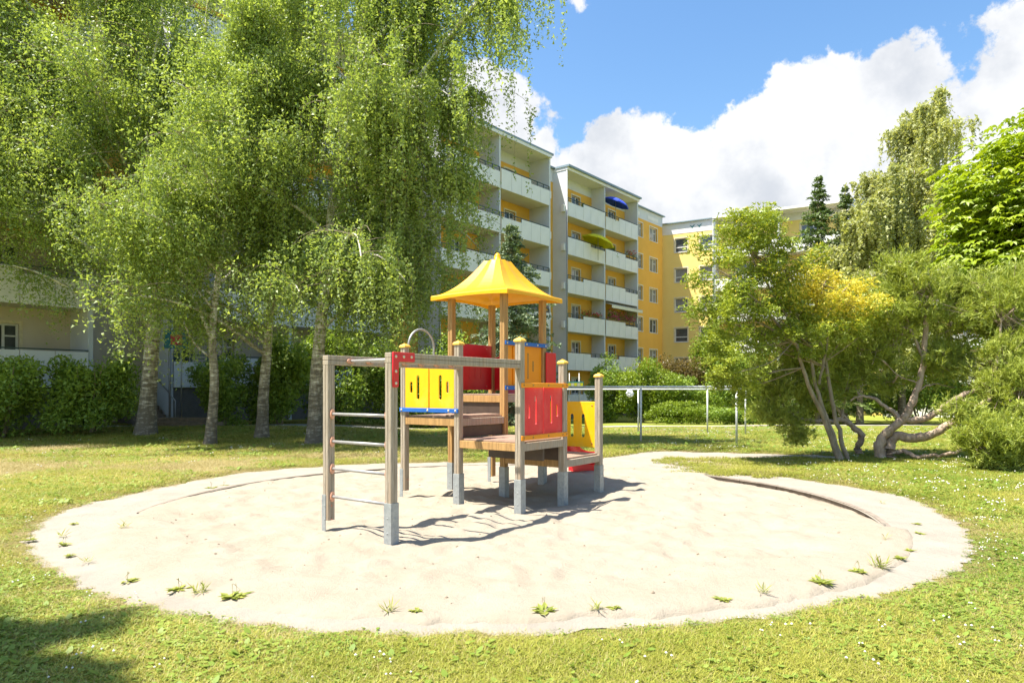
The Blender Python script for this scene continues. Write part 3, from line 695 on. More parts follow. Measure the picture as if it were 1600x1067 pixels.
birch('leftmost birch with a thick rough grey base and wide leafy crown by the entrance steps', bA,
      [bA, W_(236,560,21.6), W_(243,470,21.6), W_(236,380,21.7), W_(205,250,21.9), W_(170,120,22), W_(150,-60,22), W_(140,-220,22)], .27, 42, .30, 5.6, 4700, 50, 21, smax=1.0, zlow=5.0, fluff=.13, droop=.15, spread=.22,
      extra=[([W_(236,380,21.7), W_(150,300,20.8), W_(80,200,20.2), W_(20,140,20), W_(-30,130,20)], .08), ([W_(205,250,21.9), W_(120,140,21), W_(60,30,20.5), W_(10,-40,20.5)], .08), ([W_(205,250,21.9), W_(230,140,21), W_(250,40,20.5), W_(260,-60,20.5)], .07),
             ([W_(240,460,21.6), W_(160,400,20.4), W_(80,350,19.6), W_(0,330,19.2)], .07), ([W_(240,500,21.6), W_(150,470,20.6), W_(70,430,20), W_(20,415,19.6)], .07), ([W_(243,480,21.6), W_(290,330,21), W_(320,230,21), W_(318,100,21.2), W_(330,-60,21.4)], .13),
             ([W_(240,520,21.6), W_(190,440,21), W_(120,340,20.5), W_(60,230,20.3)], .09)])
birch('slender forked birch, second trunk from the left, with white flecked bark', bB,
      [bB, W_(335,600,19.2), W_(332,520,19.2), W_(345,400,19.1), W_(360,290,19), W_(380,180,19), W_(400,60,19)], .15, 30, .34, 3.9, 2800, 48, 22, zlow=4.3, fluff=.12, droop=.15, spread=.22,
      extra=[([W_(331,530,19.2), W_(305,470,19), W_(285,435,18.9), W_(262,380,18.8)], .055), ([W_(330,560,19.2), W_(303,535,19.0), W_(285,500,18.8)], .035)], smax=1.1)
birch('birch half hidden in hanging foliage, third trunk from the left', bC,
      [bC, W_(412,610,21), W_(418,540,21), W_(424,440,21), W_(430,320,21), W_(445,200,21), W_(460,60,21), W_(470,-120,21)], .19, 32, .24, 5.2, 3200, 44, 23, zlow=3.4, fluff=.11, droop=.15, spread=.22, smax=1.4)
birch('tall white barked birch right of the row with long weeping branches reaching over the playground', bD,
      [bD, W_(494,600,19.4), W_(502,500,19.4), W_(512,400,19.4), W_(522,300,19.4), W_(545,200,19.4), W_(560,90,19.4), W_(575,-60,19.4), W_(590,-180,19.4)], .22, 44, .26, 4.7, 5000, 48, 24, zlow=2.9, wext=3, az_bias=-.1,
      extra=[([W_(530,260,19.4), W_(600,220,18.9), W_(650,130,18.6), W_(720,35,18.4), W_(770,-20,18.3), W_(800,0,18.2)], .10),
             ([W_(518,330,19.4), W_(590,250,19), W_(650,190,18.8), W_(710,150,18.6), W_(760,150,18.5)], .07),
             ([W_(512,400,19.4), W_(580,330,18.9), W_(640,290,18.7), W_(700,270,18.5), W_(740,290,18.4)], .06),
             ([W_(560,90,19.4), W_(640,10,19), W_(730,-60,18.8), W_(780,-70,18.7), W_(820,-50,18.6)], .07),
             ([W_(530,260,19.4), W_(590,150,19.3), W_(650,60,19.2), W_(690,-30,19.2), W_(720,-90,19.1)], .07), ([W_(505,450,19.4), W_(570,400,19), W_(630,370,18.8), W_(680,375,18.7)], .05),
             ([W_(500,520,19.4), W_(560,460,19), W_(610,440,18.8), W_(650,450,18.7)], .04)], smax=2.3)

def lobed(center, radii, n, k, seed, lobe=.36, flat=1.0):
    g = np.random.default_rng(abs(seed)); d = g.normal(size=(k, 3)); d /= np.linalg.norm(d, axis=1, keepdims=True)
    c = d*(.30+.56*g.random((k, 1))); ids = g.integers(0, k, n); q = g.normal(size=(n, 3)); q /= np.linalg.norm(q, axis=1, keepdims=True)
    q *= (g.random((n, 1))**.45)*lobe*(.7+.6*g.random((k, 1))[ids]); q[:, 2] *= flat
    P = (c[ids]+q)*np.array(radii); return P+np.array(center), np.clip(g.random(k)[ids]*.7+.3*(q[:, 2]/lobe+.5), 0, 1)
def shrub(label, base, radii, n, leaf, m, seed, group=None, name='shrub', cat='shrub', k=26, stems=7, lift=.9, gold=None):
    g = np.random.default_rng(seed); t = empty(name, base, label=label, cat=cat, group=group)
    P, tin = lobed((0, 0, radii[2]*lift), radii, n, k, seed); ok = P[:, 2] > -.02; P = P[ok]; tin = tin[ok]
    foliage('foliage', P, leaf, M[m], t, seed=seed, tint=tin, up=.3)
    paths = []
    for i in range(stems):
        az = g.random()*2*PI; e = (radii[0]*.6*math.cos(az), radii[1]*.6*math.sin(az), radii[2]*(1.1+.4*g.random()))
        paths.append((smooth_path([(e[0]*.05, e[1]*.05, 0), (e[0]*.4, e[1]*.4, e[2]*.5), e], 4)+g.normal(0, .02, (9, 3)), np.linspace(.035, .01, 9)))
    V, Fq = tube_arr(paths, 5); link('stems', mesh_np('stems', V, Fq, True), M['bark'], t)
    return t
def gb(x, y): return (x, y, float(gz(x, y)))
HG = 'shrubs along the foot of the building'
shrub('dark green shrub at the far left edge in front of the block', gb(-15.6, 20.9), (1.9, 1.3, 1.5), 15000, .10, 'leaf_bush', 31, HG)
shrub('big arching green shrub with pale outer leaves, left of the thick birch trunk', gb(-13.45, 21.9), (1.75, 1.3, 1.5), 19000, .10, 'leaf_bush', 32, HG, k=34)
shrub('dark shrub between the second birch and the entrance, below the balconies', gb(-10.9, 25.2), (1.3, 1.2, 1.4), 9000, .10, 'leaf_bush', 33, HG)
shrub('leafy shrub behind the gap between the second and third birch', gb(-9.0, 26.4), (1.9, 1.3, 1.9), 15000, .11, 'leaf_bush', 34, HG)
shrub('leafy shrub behind the third birch trunk', gb(-7.2, 28.2), (2.2, 1.3, 2.2), 16000, .11, 'leaf_bush', 35, HG)
shrub('dense shrub seen between the third and fourth birch trunks', gb(-4.9, 28.8), (2.1, 1.3, 2.1), 15000, .11, 'leaf_bush', 36, HG)
shrub('bright green shrub seen through the ladder of the climbing frame', gb(-3.5, 30.0), (1.9, 1.3, 1.7), 13000, .11, 'leaf_bright', 37, HG)
shrub('leafy shrub behind the left yellow panel of the climbing frame', gb(-2.6, 31.0), (2.2, 1.3, 2.2), 14000, .12, 'leaf_bush', 38, HG)
shrub('pale leafy shrub beside the spruce behind the play tower', gb(-2.2, 33.5), (1.8, 1.3, 2.6), 12000, .12, 'leaf_bright', 39, HG)
shrub('bright green rounded shrub in front of the orange corner wall', gb(8.3, 43.5), (2.3, 1.6, 2.4), 17000, .13, 'leaf_bright', 40, HG)
shrub('dark green shrub left of the bright rounded one at the lowest balcony', gb(6.2, 44.0), (1.7, 1.5, 2.2), 11000, .13, 'leaf_bush', 41, HG)
shrub('copper brown shrub below the windows at the corner of the blocks', gb(11.3, 47.0), (2.0, 1.5, 2.6), 12000, .13, 'leaf_brown', 42, HG)
shrub('dark shrub in the shade right of the copper brown one', gb(10.9, 44.5), (1.9, 1.3, 1.6), 10000, .12, 'leaf_bush', 43, HG)
shrub('low light green mound of shrubs at the back of the right lawn', gb(9.9, 39.8), (2.3, 1.2, .72), 12000, .10, 'leaf_bright', 44, HG, stems=3)
shrub('low grey green mound of shrubs right of the lighter mound', gb(13.0, 39.2), (2.4, 1.2, .66), 11000, .10, 'leaf_bush', 45, HG, stems=3)
shrub('tall pale climbing shrub against the yellow wall of the right block', gb(16.2, 54.5), (2.2, 1.6, 4.4), 20000, .16, 'leaf_bright', 46, HG)
shrub('dark green shrub under the multi stem tree at the back of the lawn', gb(15.0, 43.5), (3.0, 1.6, 2.5), 16000, .13, 'leaf_bush', 47, HG)
for i, (x, y, rx, h, m, lb) in enumerate(((19.5,42,3.2,3.0,'leaf_bright','light green shrub behind the crooked pine trunks'), (24.5,41,3.4,3.2,'leaf_bush','dark shrub far behind the leaning pine branches'),
        (30,40,3.6,3.6,'leaf_bush','dark shrub at the right edge behind the pine'))):
    shrub(lb, gb(x, y), (rx, 1.8, h), 15000, .15, m, 60+i, HG)

def conifer(label, base, H, rad, seed, m, group, lo=.06, nw=30, name='spruce_tree', nsz=.19):
    g = np.random.default_rng(seed); t = empty(name, base, label=label, cat='tree', group=group)
    paths = [(np.array([[0, 0, 0], [0, 0, H*.5], [.0, .0, H]]), np.array([.16, .09, .01]))]; P = []; ax = []
    for i in range(nw):
        tt = lo+(1-lo)*i/nw; z = H*tt; L0 = rad*(1-tt)**.8*(.85+.3*g.random())+.08
        for j in range(int(7+4*(1-tt))):
            az = g.random()*2*PI; L_ = L0*(.6+.5*g.random()); d = (math.cos(az), math.sin(az), .25+.35*tt)
            Q = bend((0, 0, z+g.normal(0, .06)), d, L_, 5, .28, g, .08, lift=.02)
            paths.append((Q, np.linspace(.02, .004, 6)))
            nn = int(20+34*L_); u = g.random(nn)**.75
            for q in u:
                p = interp(Q, q); w = .06+.26*(1-q)*min(L_, 1.2); side = g.normal(0, w)
                P.append(p+np.array([-math.sin(az)*side, math.cos(az)*side, -abs(side)*.25+g.normal(0, .03)]))
    V, Fq = tube_arr(paths, 5); link('trunk', mesh_np('trunk', V, Fq, True), M['bark'], t)
    P = np.array(P); foliage('crown', P, nsz, M[m], t, seed=seed, aspect=.34, up=.5, tint=np.clip(lumps(P, 1.1, seed), 0, 1))
    return t
conifer('blue green spruce standing behind the yellow roof of the play tower', gb(.0, 32.5), 9.7, 3.3, 51, 'needle_blue', 'spruces near the blocks', nw=34)
conifer('pointed dark spruce in front of the right block, taller of two', gb(17.9, 40), 14.6, 3.6, 52, 'needle_spruce', 'spruces near the blocks', nw=40, nsz=.2)
conifer('dense green spruce right of the pointed one', gb(20.0, 41), 14.3, 3.4, 53, 'needle_spruce', 'spruces near the blocks', nw=40, nsz=.2)

# pale weeping birches far right
b1 = gb(22.8, 40)
birch('pale weeping birch with a feathery top behind the pines', b1, [b1, (22.9,40,4), (22.6,40,8), (23.2,40,12), (24.0,40,15.5), (24.6,40,17.6)], .2, 30, .2, 4.3, 2600, 26, 71, smax=2.6, leaf=.16, leafm='leaf_birch_far', group='birches beyond the pine')
b2 = gb(19.6, 38.5)
birch('lower pale weeping birch left of the feathery one', b2, [b2, (19.7,38.5,4), (20.2,38.5,8), (20.6,38.5,11), (21,38.5,13.2)], .16, 24, .2, 3.8, 2000, 26, 72, smax=2.6, leaf=.16, leafm='leaf_birch_far', group='birches beyond the pine')

# chestnut: palmate leaves
def chestnut(label, base, center, radii, seed, n=5200):
    g = np.random.default_rng(seed); t = empty('chestnut_tree', base, label=label, cat='tree')
    c = np.array(center)-np.array(base); k = 115
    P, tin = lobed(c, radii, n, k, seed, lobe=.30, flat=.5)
    V = []; T = []
    for p, ti in zip(P, tin):
        out = (p-c)/np.array(radii); az0 = g.random()*6.28; tilt = out*.5+g.normal(0, .25, 3); nrm = np.array([tilt[0], tilt[1], 1.0]); nrm /= np.linalg.norm(nrm)
        a = np.cross(nrm, [math.cos(az0), math.sin(az0), .01]); a /= np.linalg.norm(a); b = np.cross(nrm, a); ti_ = np.clip(ti*.7+.3*g.random(), 0, 1)
        for q in range(6):
            an = (q-2.5)*.86; L_ = .29*(1-.09*abs(q-2.5))*(.85+.3*g.random()); d = a*math.cos(an)+b*math.sin(an); s = np.cross(nrm, d)*.06; e = np.array([0, 0, -.07])
            V += [p, p+d*L_*.62+s-e*.1, p+d*L_+e, p+d*L_*.62-s-e*.1]; T += [ti_]*4
    V = np.array(V); link('crown', mesh_np('crown', V, np.arange(len(V)).reshape(-1, 4), False, {'tint': np.array(T)}), M['leaf_chest'], t)
    paths = [(smooth_path([(0,0,0), (.1,0,c[2]*.5), (0,.1,c[2]), (c[0]*.5, c[1]*.5, c[2]+radii[2]*.6)], 4), np.linspace(.28, .04, 13))]
    for i in range(26):
        d = g.normal(size=3); d[2] = abs(d[2])*.6; d /= np.linalg.norm(d); p = paths[0][0][g.integers(5, 12)]
        paths.append((bend(p, d, np.dot(np.abs(d), radii)*.4, 6, .1, g), np.linspace(.08, .012, 7)))
    V, Fq = tube_arr(paths, 7); link('trunk', mesh_np('trunk', V, Fq, True), M['bark'], t)
    return t
chestnut('bright green chestnut with large hand shaped leaves at the right edge', gb(22.2, 27), (21.9, 27, 8.3), (6.0, 4.0, 6.0), 81, 13500)

# multi-stem tree right of the sandpit
def multistem():
    base = gb(7.35, 15.1); t = empty('multi_stem_tree', base, label='multi stem tree with light leaves and a golden top right of the sandpit', cat='tree'); g = np.random.default_rng(91); B = np.array(base)
    raw = [([W_(1312,722,15.1), W_(1290,660,15.1), W_(1262,600,15.0), W_(1245,540,14.9), W_(1232,500,14.8), W_(1190,430,14.7), W_(1160,370,14.6)], .06),
           ([W_(1318,724,15.1), W_(1290,650,15.2), W_(1272,590,15.3), W_(1262,530,15.3), W_(1235,470,15.2), W_(1200,400,15.2)], .055),
           ([W_(1325,724,15.2), W_(1308,660,15.3), W_(1296,600,15.4), W_(1286,545,15.5), W_(1270,500,15.6), W_(1290,440,15.6), W_(1310,425,15.6)], .055),
           ([W_(1280,600,15.2), W_(1292,540,15.3), W_(1298,480,15.4), W_(1330,440,15.5)], .03),
           ([W_(1245,540,14.9), W_(1200,490,14.6), W_(1150,440,14.5), W_(1120,420,14.5)], .03),
           ([W_(1232,500,14.8), W_(1230,430,14.9), W_(1180,340,14.9)], .03)]
    paths = []; ends = []
    for pts, r0 in raw:
        Q = smooth_path(pts, 5)-B; Q[1:] += g.normal(0, .015, Q[1:].shape); paths.append((Q, np.linspace(r0, .012, len(Q))))
    P = []; tin = []
    tgt = [(1135,440,14.6,75,80),(1180,400,14.8,80,70),(1165,500,14.7,75,60),(1225,440,15,70,70),(1215,520,15,65,55),(1130,490,14.5,34,60),(1250,480,15.1,60,60),(1180,360,14.9,50,35),
           (1290,520,15.5,55,50),(1310,460,15.6,65,45),(1128,565,14.4,26,30),(1340,480,15.6,45,40),(1160,590,14.6,45,40)]
    for px, py, Z, rx, ry in tgt:
        c = np.array(W_(px, py, Z))-B; rr_ = np.array([rx, 75, ry])*Z/F_PX
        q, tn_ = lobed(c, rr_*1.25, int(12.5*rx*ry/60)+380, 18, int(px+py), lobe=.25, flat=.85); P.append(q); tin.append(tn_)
        j = g.integers(0, 3); s0 = paths[j][0][g.integers(12, len(paths[j][0]))]
        for _ in range(3):
            e = q[g.integers(0, len(q))]; paths.append((smooth_path([s0, (s0+e)/2+g.normal(0, .08, 3), e], 4), np.linspace(.018, .005, 9)))
    P = np.concatenate(P); tin = np.concatenate(tin)
    # pinnate sprays: each point is a short row of leaflets
    m_ = len(P); d = g.normal(size=(m_, 3)); d[:, 2] = d[:, 2]*.3-.15; d /= np.linalg.norm(d, axis=1, keepdims=True)
    PP = np.concatenate([P+d*s for s in (-.05, 0, .05, .10)]); tt = np.tile(tin, 4)
    Pw = PP+B
    gold = (np.hypot((Pw[:, 0]/Pw[:, 1]*F_PX+800-1315)/75, (HORIZ-(Pw[:, 2]-EYE)/Pw[:, 1]*F_PX-448)/42)+g.normal(0, .42, len(PP))) < .95
    gold |= (g.random(len(PP)) < .03) & (Pw[:, 2] > 3.4)
    foliage('crown', PP[~gold], .062, M['leaf_rowan'], t, seed=92, tint=tt[~gold], up=.5, aspect=.5)
    foliage('golden_crown', PP[gold], .062, M['leaf_gold'], t, seed=93, tint=tt[gold], up=.5, aspect=.5)
    V, Fq = tube_arr(paths, 8); link('trunk', mesh_np('trunk', V, Fq, True), M['bark'], t)
multistem()

# pines with crooked trunks
def tufts(P, D_, seed, L_=.12, k=11, w=.0085):
    g = np.random.default_rng(seed); n = len(P)
    d = D_[:, None]*1.1+g.normal(0, .55, (n, k, 3)); d /= np.linalg.norm(d, axis=2, keepdims=True)
    o = P[:, None]+D_[:, None]*(g.random((n, k, 1))-.8)*.14
    s = np.cross(d, g.normal(size=(n, k, 3))); s /= np.linalg.norm(s, axis=2, keepdims=True)
    LL = L_*(.7+.6*g.random((n, k, 1))); V = np.stack([o-s*w, o+s*w, o+d*LL], 2).reshape(-1, 3)
    return V, np.arange(len(V)).reshape(-1, 3), np.repeat(np.clip(g.random(n)[:, None]*.6+.4*g.random((n, k)), 0, 1).ravel(), 3)
def pine(label, base, limbs, blobs, seed, group):
    t = empty('pine_tree', base, label=label, cat='tree', group=group); g = np.random.default_rng(seed); B = np.array(base); paths = []
    for pts, r0, r1 in limbs:
        Q = smooth_path(pts, 5)-B; Q[1:] += g.normal(0, .012, Q[1:].shape); paths.append((Q, np.linspace(r0, r1, len(Q))*(1+g.normal(0, .06, len(Q)))))
    skel = np.concatenate([p[0][len(p[0])//2:] for p in paths]); PT = []; DT = []; tw = []
    for px, py, Z, rx, ry, dens in blobs:
        c = np.array(W_(px, py, Z))-B; rr_ = np.array([rx, (rx+ry)/2, ry])*Z/F_PX; nt = int(dens*.8)
        ends, _ = lobed(c, rr_*1.15, nt//7, 20, int(seed*10+px+py), lobe=.26, flat=.7)
        s0 = skel[np.argmin(np.linalg.norm(skel-c, axis=1))]; hub = c+(s0-c)*.35
        tw.append((smooth_path([s0, (s0+hub)/2+g.normal(0, .1, 3), hub, c], 3), np.linspace(.028, .010, 10)))
        for e in ends:
            a = hub+(c-hub)*g.random()+g.normal(0, .15, 3); b = e; dd = (b-a); dd /= np.linalg.norm(dd)+1e-6; dd = dd*.6+np.array([0, 0, .45])
            if g.random() < .35: tw.append((np.array([a, (a+b)/2+[0, 0, -.04], b]), np.array([.008, .006, .003])))
            for q in range(7):
                PT.append(b+g.normal(0, .09, 3)-dd*.1*q*.4); v = dd+g.normal(0, .35, 3); DT.append(v/np.linalg.norm(v))
    V, Fq = tube_arr(paths, 9); link('trunk', mesh_np('trunk', V, Fq, True), M['bark_pine'], t)
    V, Fq = tube_arr(tw, 4); link('twigs', mesh_np('twigs', V, Fq, True), M['bark_pine'], t)
    V, Ft, tt = tufts(np.array(PT), np.array(DT), seed); link('crown', mesh_np('crown', V, Ft, False, {'tint': tt}), M['needle_pine'], t)
ZP = 15.6
pb = gbase(1388, ZP, -.03)
pine('large spreading pine with thick bare forked trunks right of the sandpit', pb,
     [([W_(1376,722,ZP), W_(1374,700,ZP), W_(1382,680,ZP), W_(1410,656,ZP-.1), W_(1420,640,ZP-.1), W_(1432,612,ZP-.1), W_(1443,560,ZP), W_(1448,490,ZP)], .13, .05),
      ([W_(1392,720,ZP), W_(1390,700,ZP), W_(1398,683,ZP), W_(1430,684,ZP-.3), W_(1455,680,ZP-.5), W_(1480,665,ZP-.7), W_(1510,648,ZP-.9), W_(1545,625,ZP-1.0)], .14, .06),
      ([W_(1410,656,ZP-.1), W_(1440,655,ZP-.2), W_(1470,640,ZP-.3), W_(1500,620,ZP-.4), W_(1540,600,ZP-.4), W_(1580,560,ZP-.4)], .08, .04),
      ([W_(1410,656,ZP-.1), W_(1390,640,ZP+.1), W_(1370,625,ZP+.2), W_(1345,618,ZP+.3), W_(1330,625,ZP+.3)], .055, .02),
      ([W_(1395,705,ZP), W_(1415,706,ZP-.1), W_(1432,714,ZP-.3), W_(1450,712,ZP-.5), W_(1480,710,ZP-.9), W_(1510,702,ZP-1.1)], .055, .03),
      ([W_(1443,560,ZP), W_(1425,520,ZP+.1), W_(1405,470,ZP+.2)], .04, .02), ([W_(1545,625,ZP-1), W_(1560,560,ZP-.8), W_(1565,500,ZP-.6)], .05, .02),
      ([W_(1432,612,ZP-.1), W_(1460,600,ZP), W_(1490,605,ZP+.1)], .02, .008), ([W_(1440,600,ZP-.1), W_(1410,590,ZP), W_(1385,570,ZP+.1)], .02, .008)],
     [(1440,470,ZP,75,60,1500),(1400,520,ZP+.4,60,55,1100),(1500,500,ZP+.3,70,70,1500),(1570,500,ZP-.4,70,75,1600),(1350,545,ZP+.5,50,40,800),(1470,560,ZP+.2,60,40,1000),(1550,570,ZP-.6,60,50,1300),(1410,420,ZP+.2,45,30,600),
      (1330,590,ZP+.6,40,30,550),(1590,620,ZP-1.2,50,60,1400),(1540,690,ZP-2.3,50,42,1400),(1600,690,ZP-2.2,60,50,1500),(1510,450,ZP+.2,55,35,800),(1590,440,ZP-.2,50,45,900),(1390,590,ZP+.5,40,25,450),(1500,640,ZP-1.2,30,22,350)], 101, 'crooked pines')
p2 = gbase(1352, 16.3, -.03)
pine('smaller pine with one snaking trunk leaning left over the path', p2,
     [([W_(1362,722,16.3), W_(1345,712,16.3), W_(1340,700,16.3), W_(1348,680,16.2), W_(1335,668,16.2), W_(1315,656,16.1), W_(1298,658,16.1), W_(1260,655,16.0), W_(1225,652,15.9)], .10, .03),
      ([W_(1335,668,16.2), W_(1300,630,16.2), W_(1280,600,16.1), W_(1260,570,16.1)], .045, .02), ([W_(1315,656,16.1), W_(1322,610,16.3), W_(1330,560,16.4)], .04, .02)],
     [(1210,610,16,38,26,500),(1245,590,16,45,35,800),(1195,640,15.9,30,16,300),(1230,645,15.9,35,22,450),(1275,625,16.2,35,30,500),(1190,580,16,34,26,380),(1240,540,16.1,45,35,650),(1300,560,16.4,45,40,700),(1250,675,15.9,28,14,220),(1310,500,16.5,50,35,600),(1350,460,16.6,50,30,500)], 102, 'crooked pines')

bL = gbase(-70, 20.5, -.05)
birch('birch at the far left edge whose crown hangs in from outside the view', bL, [bL, W_(-72,520,20.5), W_(-70,400,20.5), W_(-60,260,20.5), W_(-55,100,20.5), W_(-50,-60,20.5)], .2, 26, .36, 4.4, 2000, 44, 25, zlow=5.2, fluff=.12, droop=.15, spread=.22, smax=1.0, az_bias=0.0)
for i, (x, y, lb) in enumerate(((20.5, 46, 'dark shrub in a row below the right block, left one'), (25.5, 45, 'dark shrub in a row below the right block, middle one'), (31, 44, 'dark shrub in a row below the right block, right one'))):
    shrub(lb, gb(x, y), (3.6, 1.6, 1.7), 9000, .16, 'leaf_bush', 64+i, HG)
# big tree outside the left edge whose shade falls on the front lawn
bo = (-9.4, 1.9, 0)
birch('birch standing outside the left edge of the view, shading the front lawn', bo, [bo, (-9.3,2.0,2.5), (-9.0,2.1,5), (-8.6,2.2,8), (-8.4,2.3,10.5)], .2, 22, .5, 3.2, 1500, 30, 73, smax=1.0, az_bias=.1, leaf=.11)
print('trees done')

# ------------------------------------------------------------------ balcony things
def parasol(label, loc, r, m, tilt, rz=0):
    t = empty('parasol', loc, rz, label=label, cat='parasol'); mb = MB(); bm = mb.bm; n = 8
    top = bm.verts.new((0, 0, .32*r)); e1 = [bm.verts.new((.55*r*math.cos(2*PI*i/n), .55*r*math.sin(2*PI*i/n), .2*r)) for i in range(n)]
    e = [bm.verts.new((r*math.cos(2*PI*i/n), r*math.sin(2*PI*i/n), -.02*r)) for i in range(n)]; f = [bm.verts.new((r*math.cos(2*PI*i/n), r*math.sin(2*PI*i/n), -.1*r)) for i in range(n)]
    for i in range(n):
        j = (i+1) % n; bm.faces.new((top, e1[i], e1[j])); bm.faces.new((e1[i], e[i], e[j], e1[j])); bm.faces.new((e[i], f[i], f[j], e[j]))
    mb.obj('canopy', m, t, None, tilt); MB().tube([(0, 0, .25*r), (0, 0, -1.5)], .025, 6).obj('pole', M['steel'], t)
parasol('blue parasol tilted out over a top floor balcony', bl(6.5, -.35, 15.5+.95), 1.15, M['parasol_blue'], (R(20), R(10), 0), BR)
parasol('yellow parasol leaning over a fourth floor balcony rail', bl(3.9, -.3, 12.73+.25), 1.3, M['parasol_yellow'], (R(14), R(14), 0), BR)
aw = empty('awning', bl(8.2, -.15, 8.5), BR, label='cream awning pulled out over a flowered balcony', cat='awning')
mb = MB(); mb.quad((-2.55,.9,.15),(2.55,.9,.15),(2.55,-.35,-.25),(-2.55,-.35,-.25)).quad((-2.55,-.35,-.25),(2.55,-.35,-.25),(2.55,-.36,-.5),(-2.55,-.36,-.5)); mb.obj('awning_cloth', M['awning'], aw)
MB().tube([(-2.55,-.33,-.25),(2.55,-.33,-.25)], .03, 6).obj('awning_bar', M['steel'], aw)
def planter(label, s, z, w, m, n, y=.14, h=.3, cat='flower box', name='flower_box', leaf='leaf_bush', group='flower boxes on the balconies'):
    t = empty(name, bl(s, y, z), BR, label=label, cat=cat, group=group); MB().box(-w/2, w/2, -.09, .09, -.18, 0, .01).obj('box', M['ochre'], t)
    g = np.random.default_rng(abs(int(s*100+z*10))); P = np.stack([g.uniform(-w/2, w/2, n), g.normal(0, .12, n), np.abs(g.normal(0, h*.6, n))+g.normal(0, .05, n)], 1)
    foliage('leaves', P, .10, M[leaf], t, seed=n); foliage('flowers', P[:n//2]+[0, -.08, .06], .10, M[m], t, seed=n+1)
planter('long box of pink flowers under the cream awning', 8.3, 7.18, 4.3, 'petal_pink', 900, h=.55)
planter('row of red flowers on the left balcony beside the awning', 3.6, 7.15, 2.6, 'petal_red', 350)
planter('small red flowers at the right end of a fourth floor balcony', 9.9, 12.75, 1.4, 'petal_red', 150)
planter('dark flowers at the far end of a balcony right of the spruce', -3.4, 7.15, .9, 'petal_pink', 120, y=-.35)
for s, z, r_, lb in ((3.1, 15.55, .35, 'pale potted plant on the top floor balcony'), (7.4, 12.4, .6, 'round green potted plant on a fourth floor balcony'), (4.9, 7.0, .42, 'small cone shaped plant at the end of the balcony with red flowers')):
    t = empty('potted_plant', bl(s, .35, z-.9), BR, label=lb, cat='plant', group='potted plants on the balconies'); MB().tube([(0,0,0),(0,0,.35)], [.14,.2], 10).obj('pot', M['ochre'], t)
    P, tn_ = lobed((0, 0, .35+r_*1.1), (r_, r_*.8, r_*1.2), 900, 10, int(s*10)); foliage('leaves', P, .10, M['leaf_bush'], t, seed=3, tint=tn_)

# ------------------------------------------------------------------ laundry frames
def pipe_frame(label, ends, Zs, posts, H, r=.045, wire=None, bar2=0):
    x0, z0_ = ends[0]; x1, z1_ = ends[1]
    o = Vector((x0, z0_, 0)); t = empty('laundry_frame', (x0, z0_, float(gz(x0, z0_))), math.atan2(z1_-z0_, x1-x0), label=label, cat='laundry frame', group='laundry frames on the right lawn')
    L_ = math.hypot(x1-x0, z1_-z0_)
    MB().tube([(-.05, 0, H), (L_+.05, 0, H)], r*.75, 10).obj('top_bar', M['whitepipe'], t)
    for s in posts: MB().tube([(s*L_, 0, -.15), (s*L_, 0, H-.02)], r*.7, 10).obj('post', M['whitepipe'], t)
    return t
f1 = pipe_frame('front grey pipe laundry frame with three posts across the right lawn', [(1.62, 21.1), (6.25, 19.0)], None, (0.0, .47, 1), 1.68)
f2 = pipe_frame('rear grey pipe laundry frame standing parallel behind the front one', [(2.0, 25.2), (8.0, 23.4)], None, (0, .42, .8, 1.0), 1.60, .04)
tie = empty('cross_bar', (6.25, 19.0, 1.675), math.atan2(4.7, .6), label='short grey pipe joining the front frame end to the rear frame', cat='pipe')
MB().tube([(0.05, 0, 0), (4.55, 0, -.075)], .03, 8).obj('pipe', M['whitepipe'], tie)
mb = MB(); g = np.random.default_rng(5)
bm_ = mb.bm; rr_ = bmesh.ops.create_icosphere(bm_, subdivisions=2, radius=.13)
for v in rr_['verts']: v.co = Vector((v.co.x*1.0+random.uniform(-.03, .03), v.co.y*.6+random.uniform(-.03, .03), v.co.z*1.1+random.uniform(-.03, .03)))
tag(mb.obj('cloth_bundle', M['cloth_white'], None, (at(984, 617, 24.4).x, 24.38, 1.44)), 'white bag hung on the rear laundry frame post', 'bag')

# ------------------------------------------------------------------ climbing frame
S = 1.03; FO = Vector((-.12, 10.16, 0)); ax_ = Vector((.806, -.592, 0)); bx_ = Vector((.592, .806, 0))
pf = empty('climbing_frame', FO, math.atan2(ax_.y, ax_.x), label='wooden climbing frame with yellow tent roof, coloured panels and monkey bars on the sand', cat='climbing frame')
def wpos(x, y): return FO+ax_*x+bx_*y
def ground_l(x, y):
    p = wpos(x, y); return float(sand_h(p.x, p.y))
PW = .095
def post_profile(w, gv=.006):
    h = w/2; c = .008; P = []
    base = [(-h+c, -h), (-gv, -h), (0, -h+gv), (gv, -h), (h-c, -h)]
    for k in range(4):
        a = k*PI/2; ca, sa = round(math.cos(a)), round(math.sin(a))
        P += [(x*ca-y*sa, x*sa+y*ca) for x, y in base]
    return P
BOLT = {}
def bolt(parent, x, y, z, axis='-y', r=.014, m='bolt'):
    if (m, r) not in BOLT:
        mb = MB(); rr_ = bmesh.ops.create_uvsphere(mb.bm, u_segments=8, v_segments=5, radius=r)
        for v in list(mb.bm.verts):
            v.co.y *= .6
            if v.co.y > .001: mb.bm.verts.remove(v)
        BOLT[(m, r)] = mb.mesh('bolt'); BOLT[(m, r)].materials.append(M[m])
        for p in BOLT[(m, r)].polygons: p.use_smooth = True
    return link('bolt', BOLT[(m, r)], None, parent, (x, y, z), (0, 0, {'-y': 0, '+x': PI/2, '+y': PI, '-x': -PI/2}[axis]))
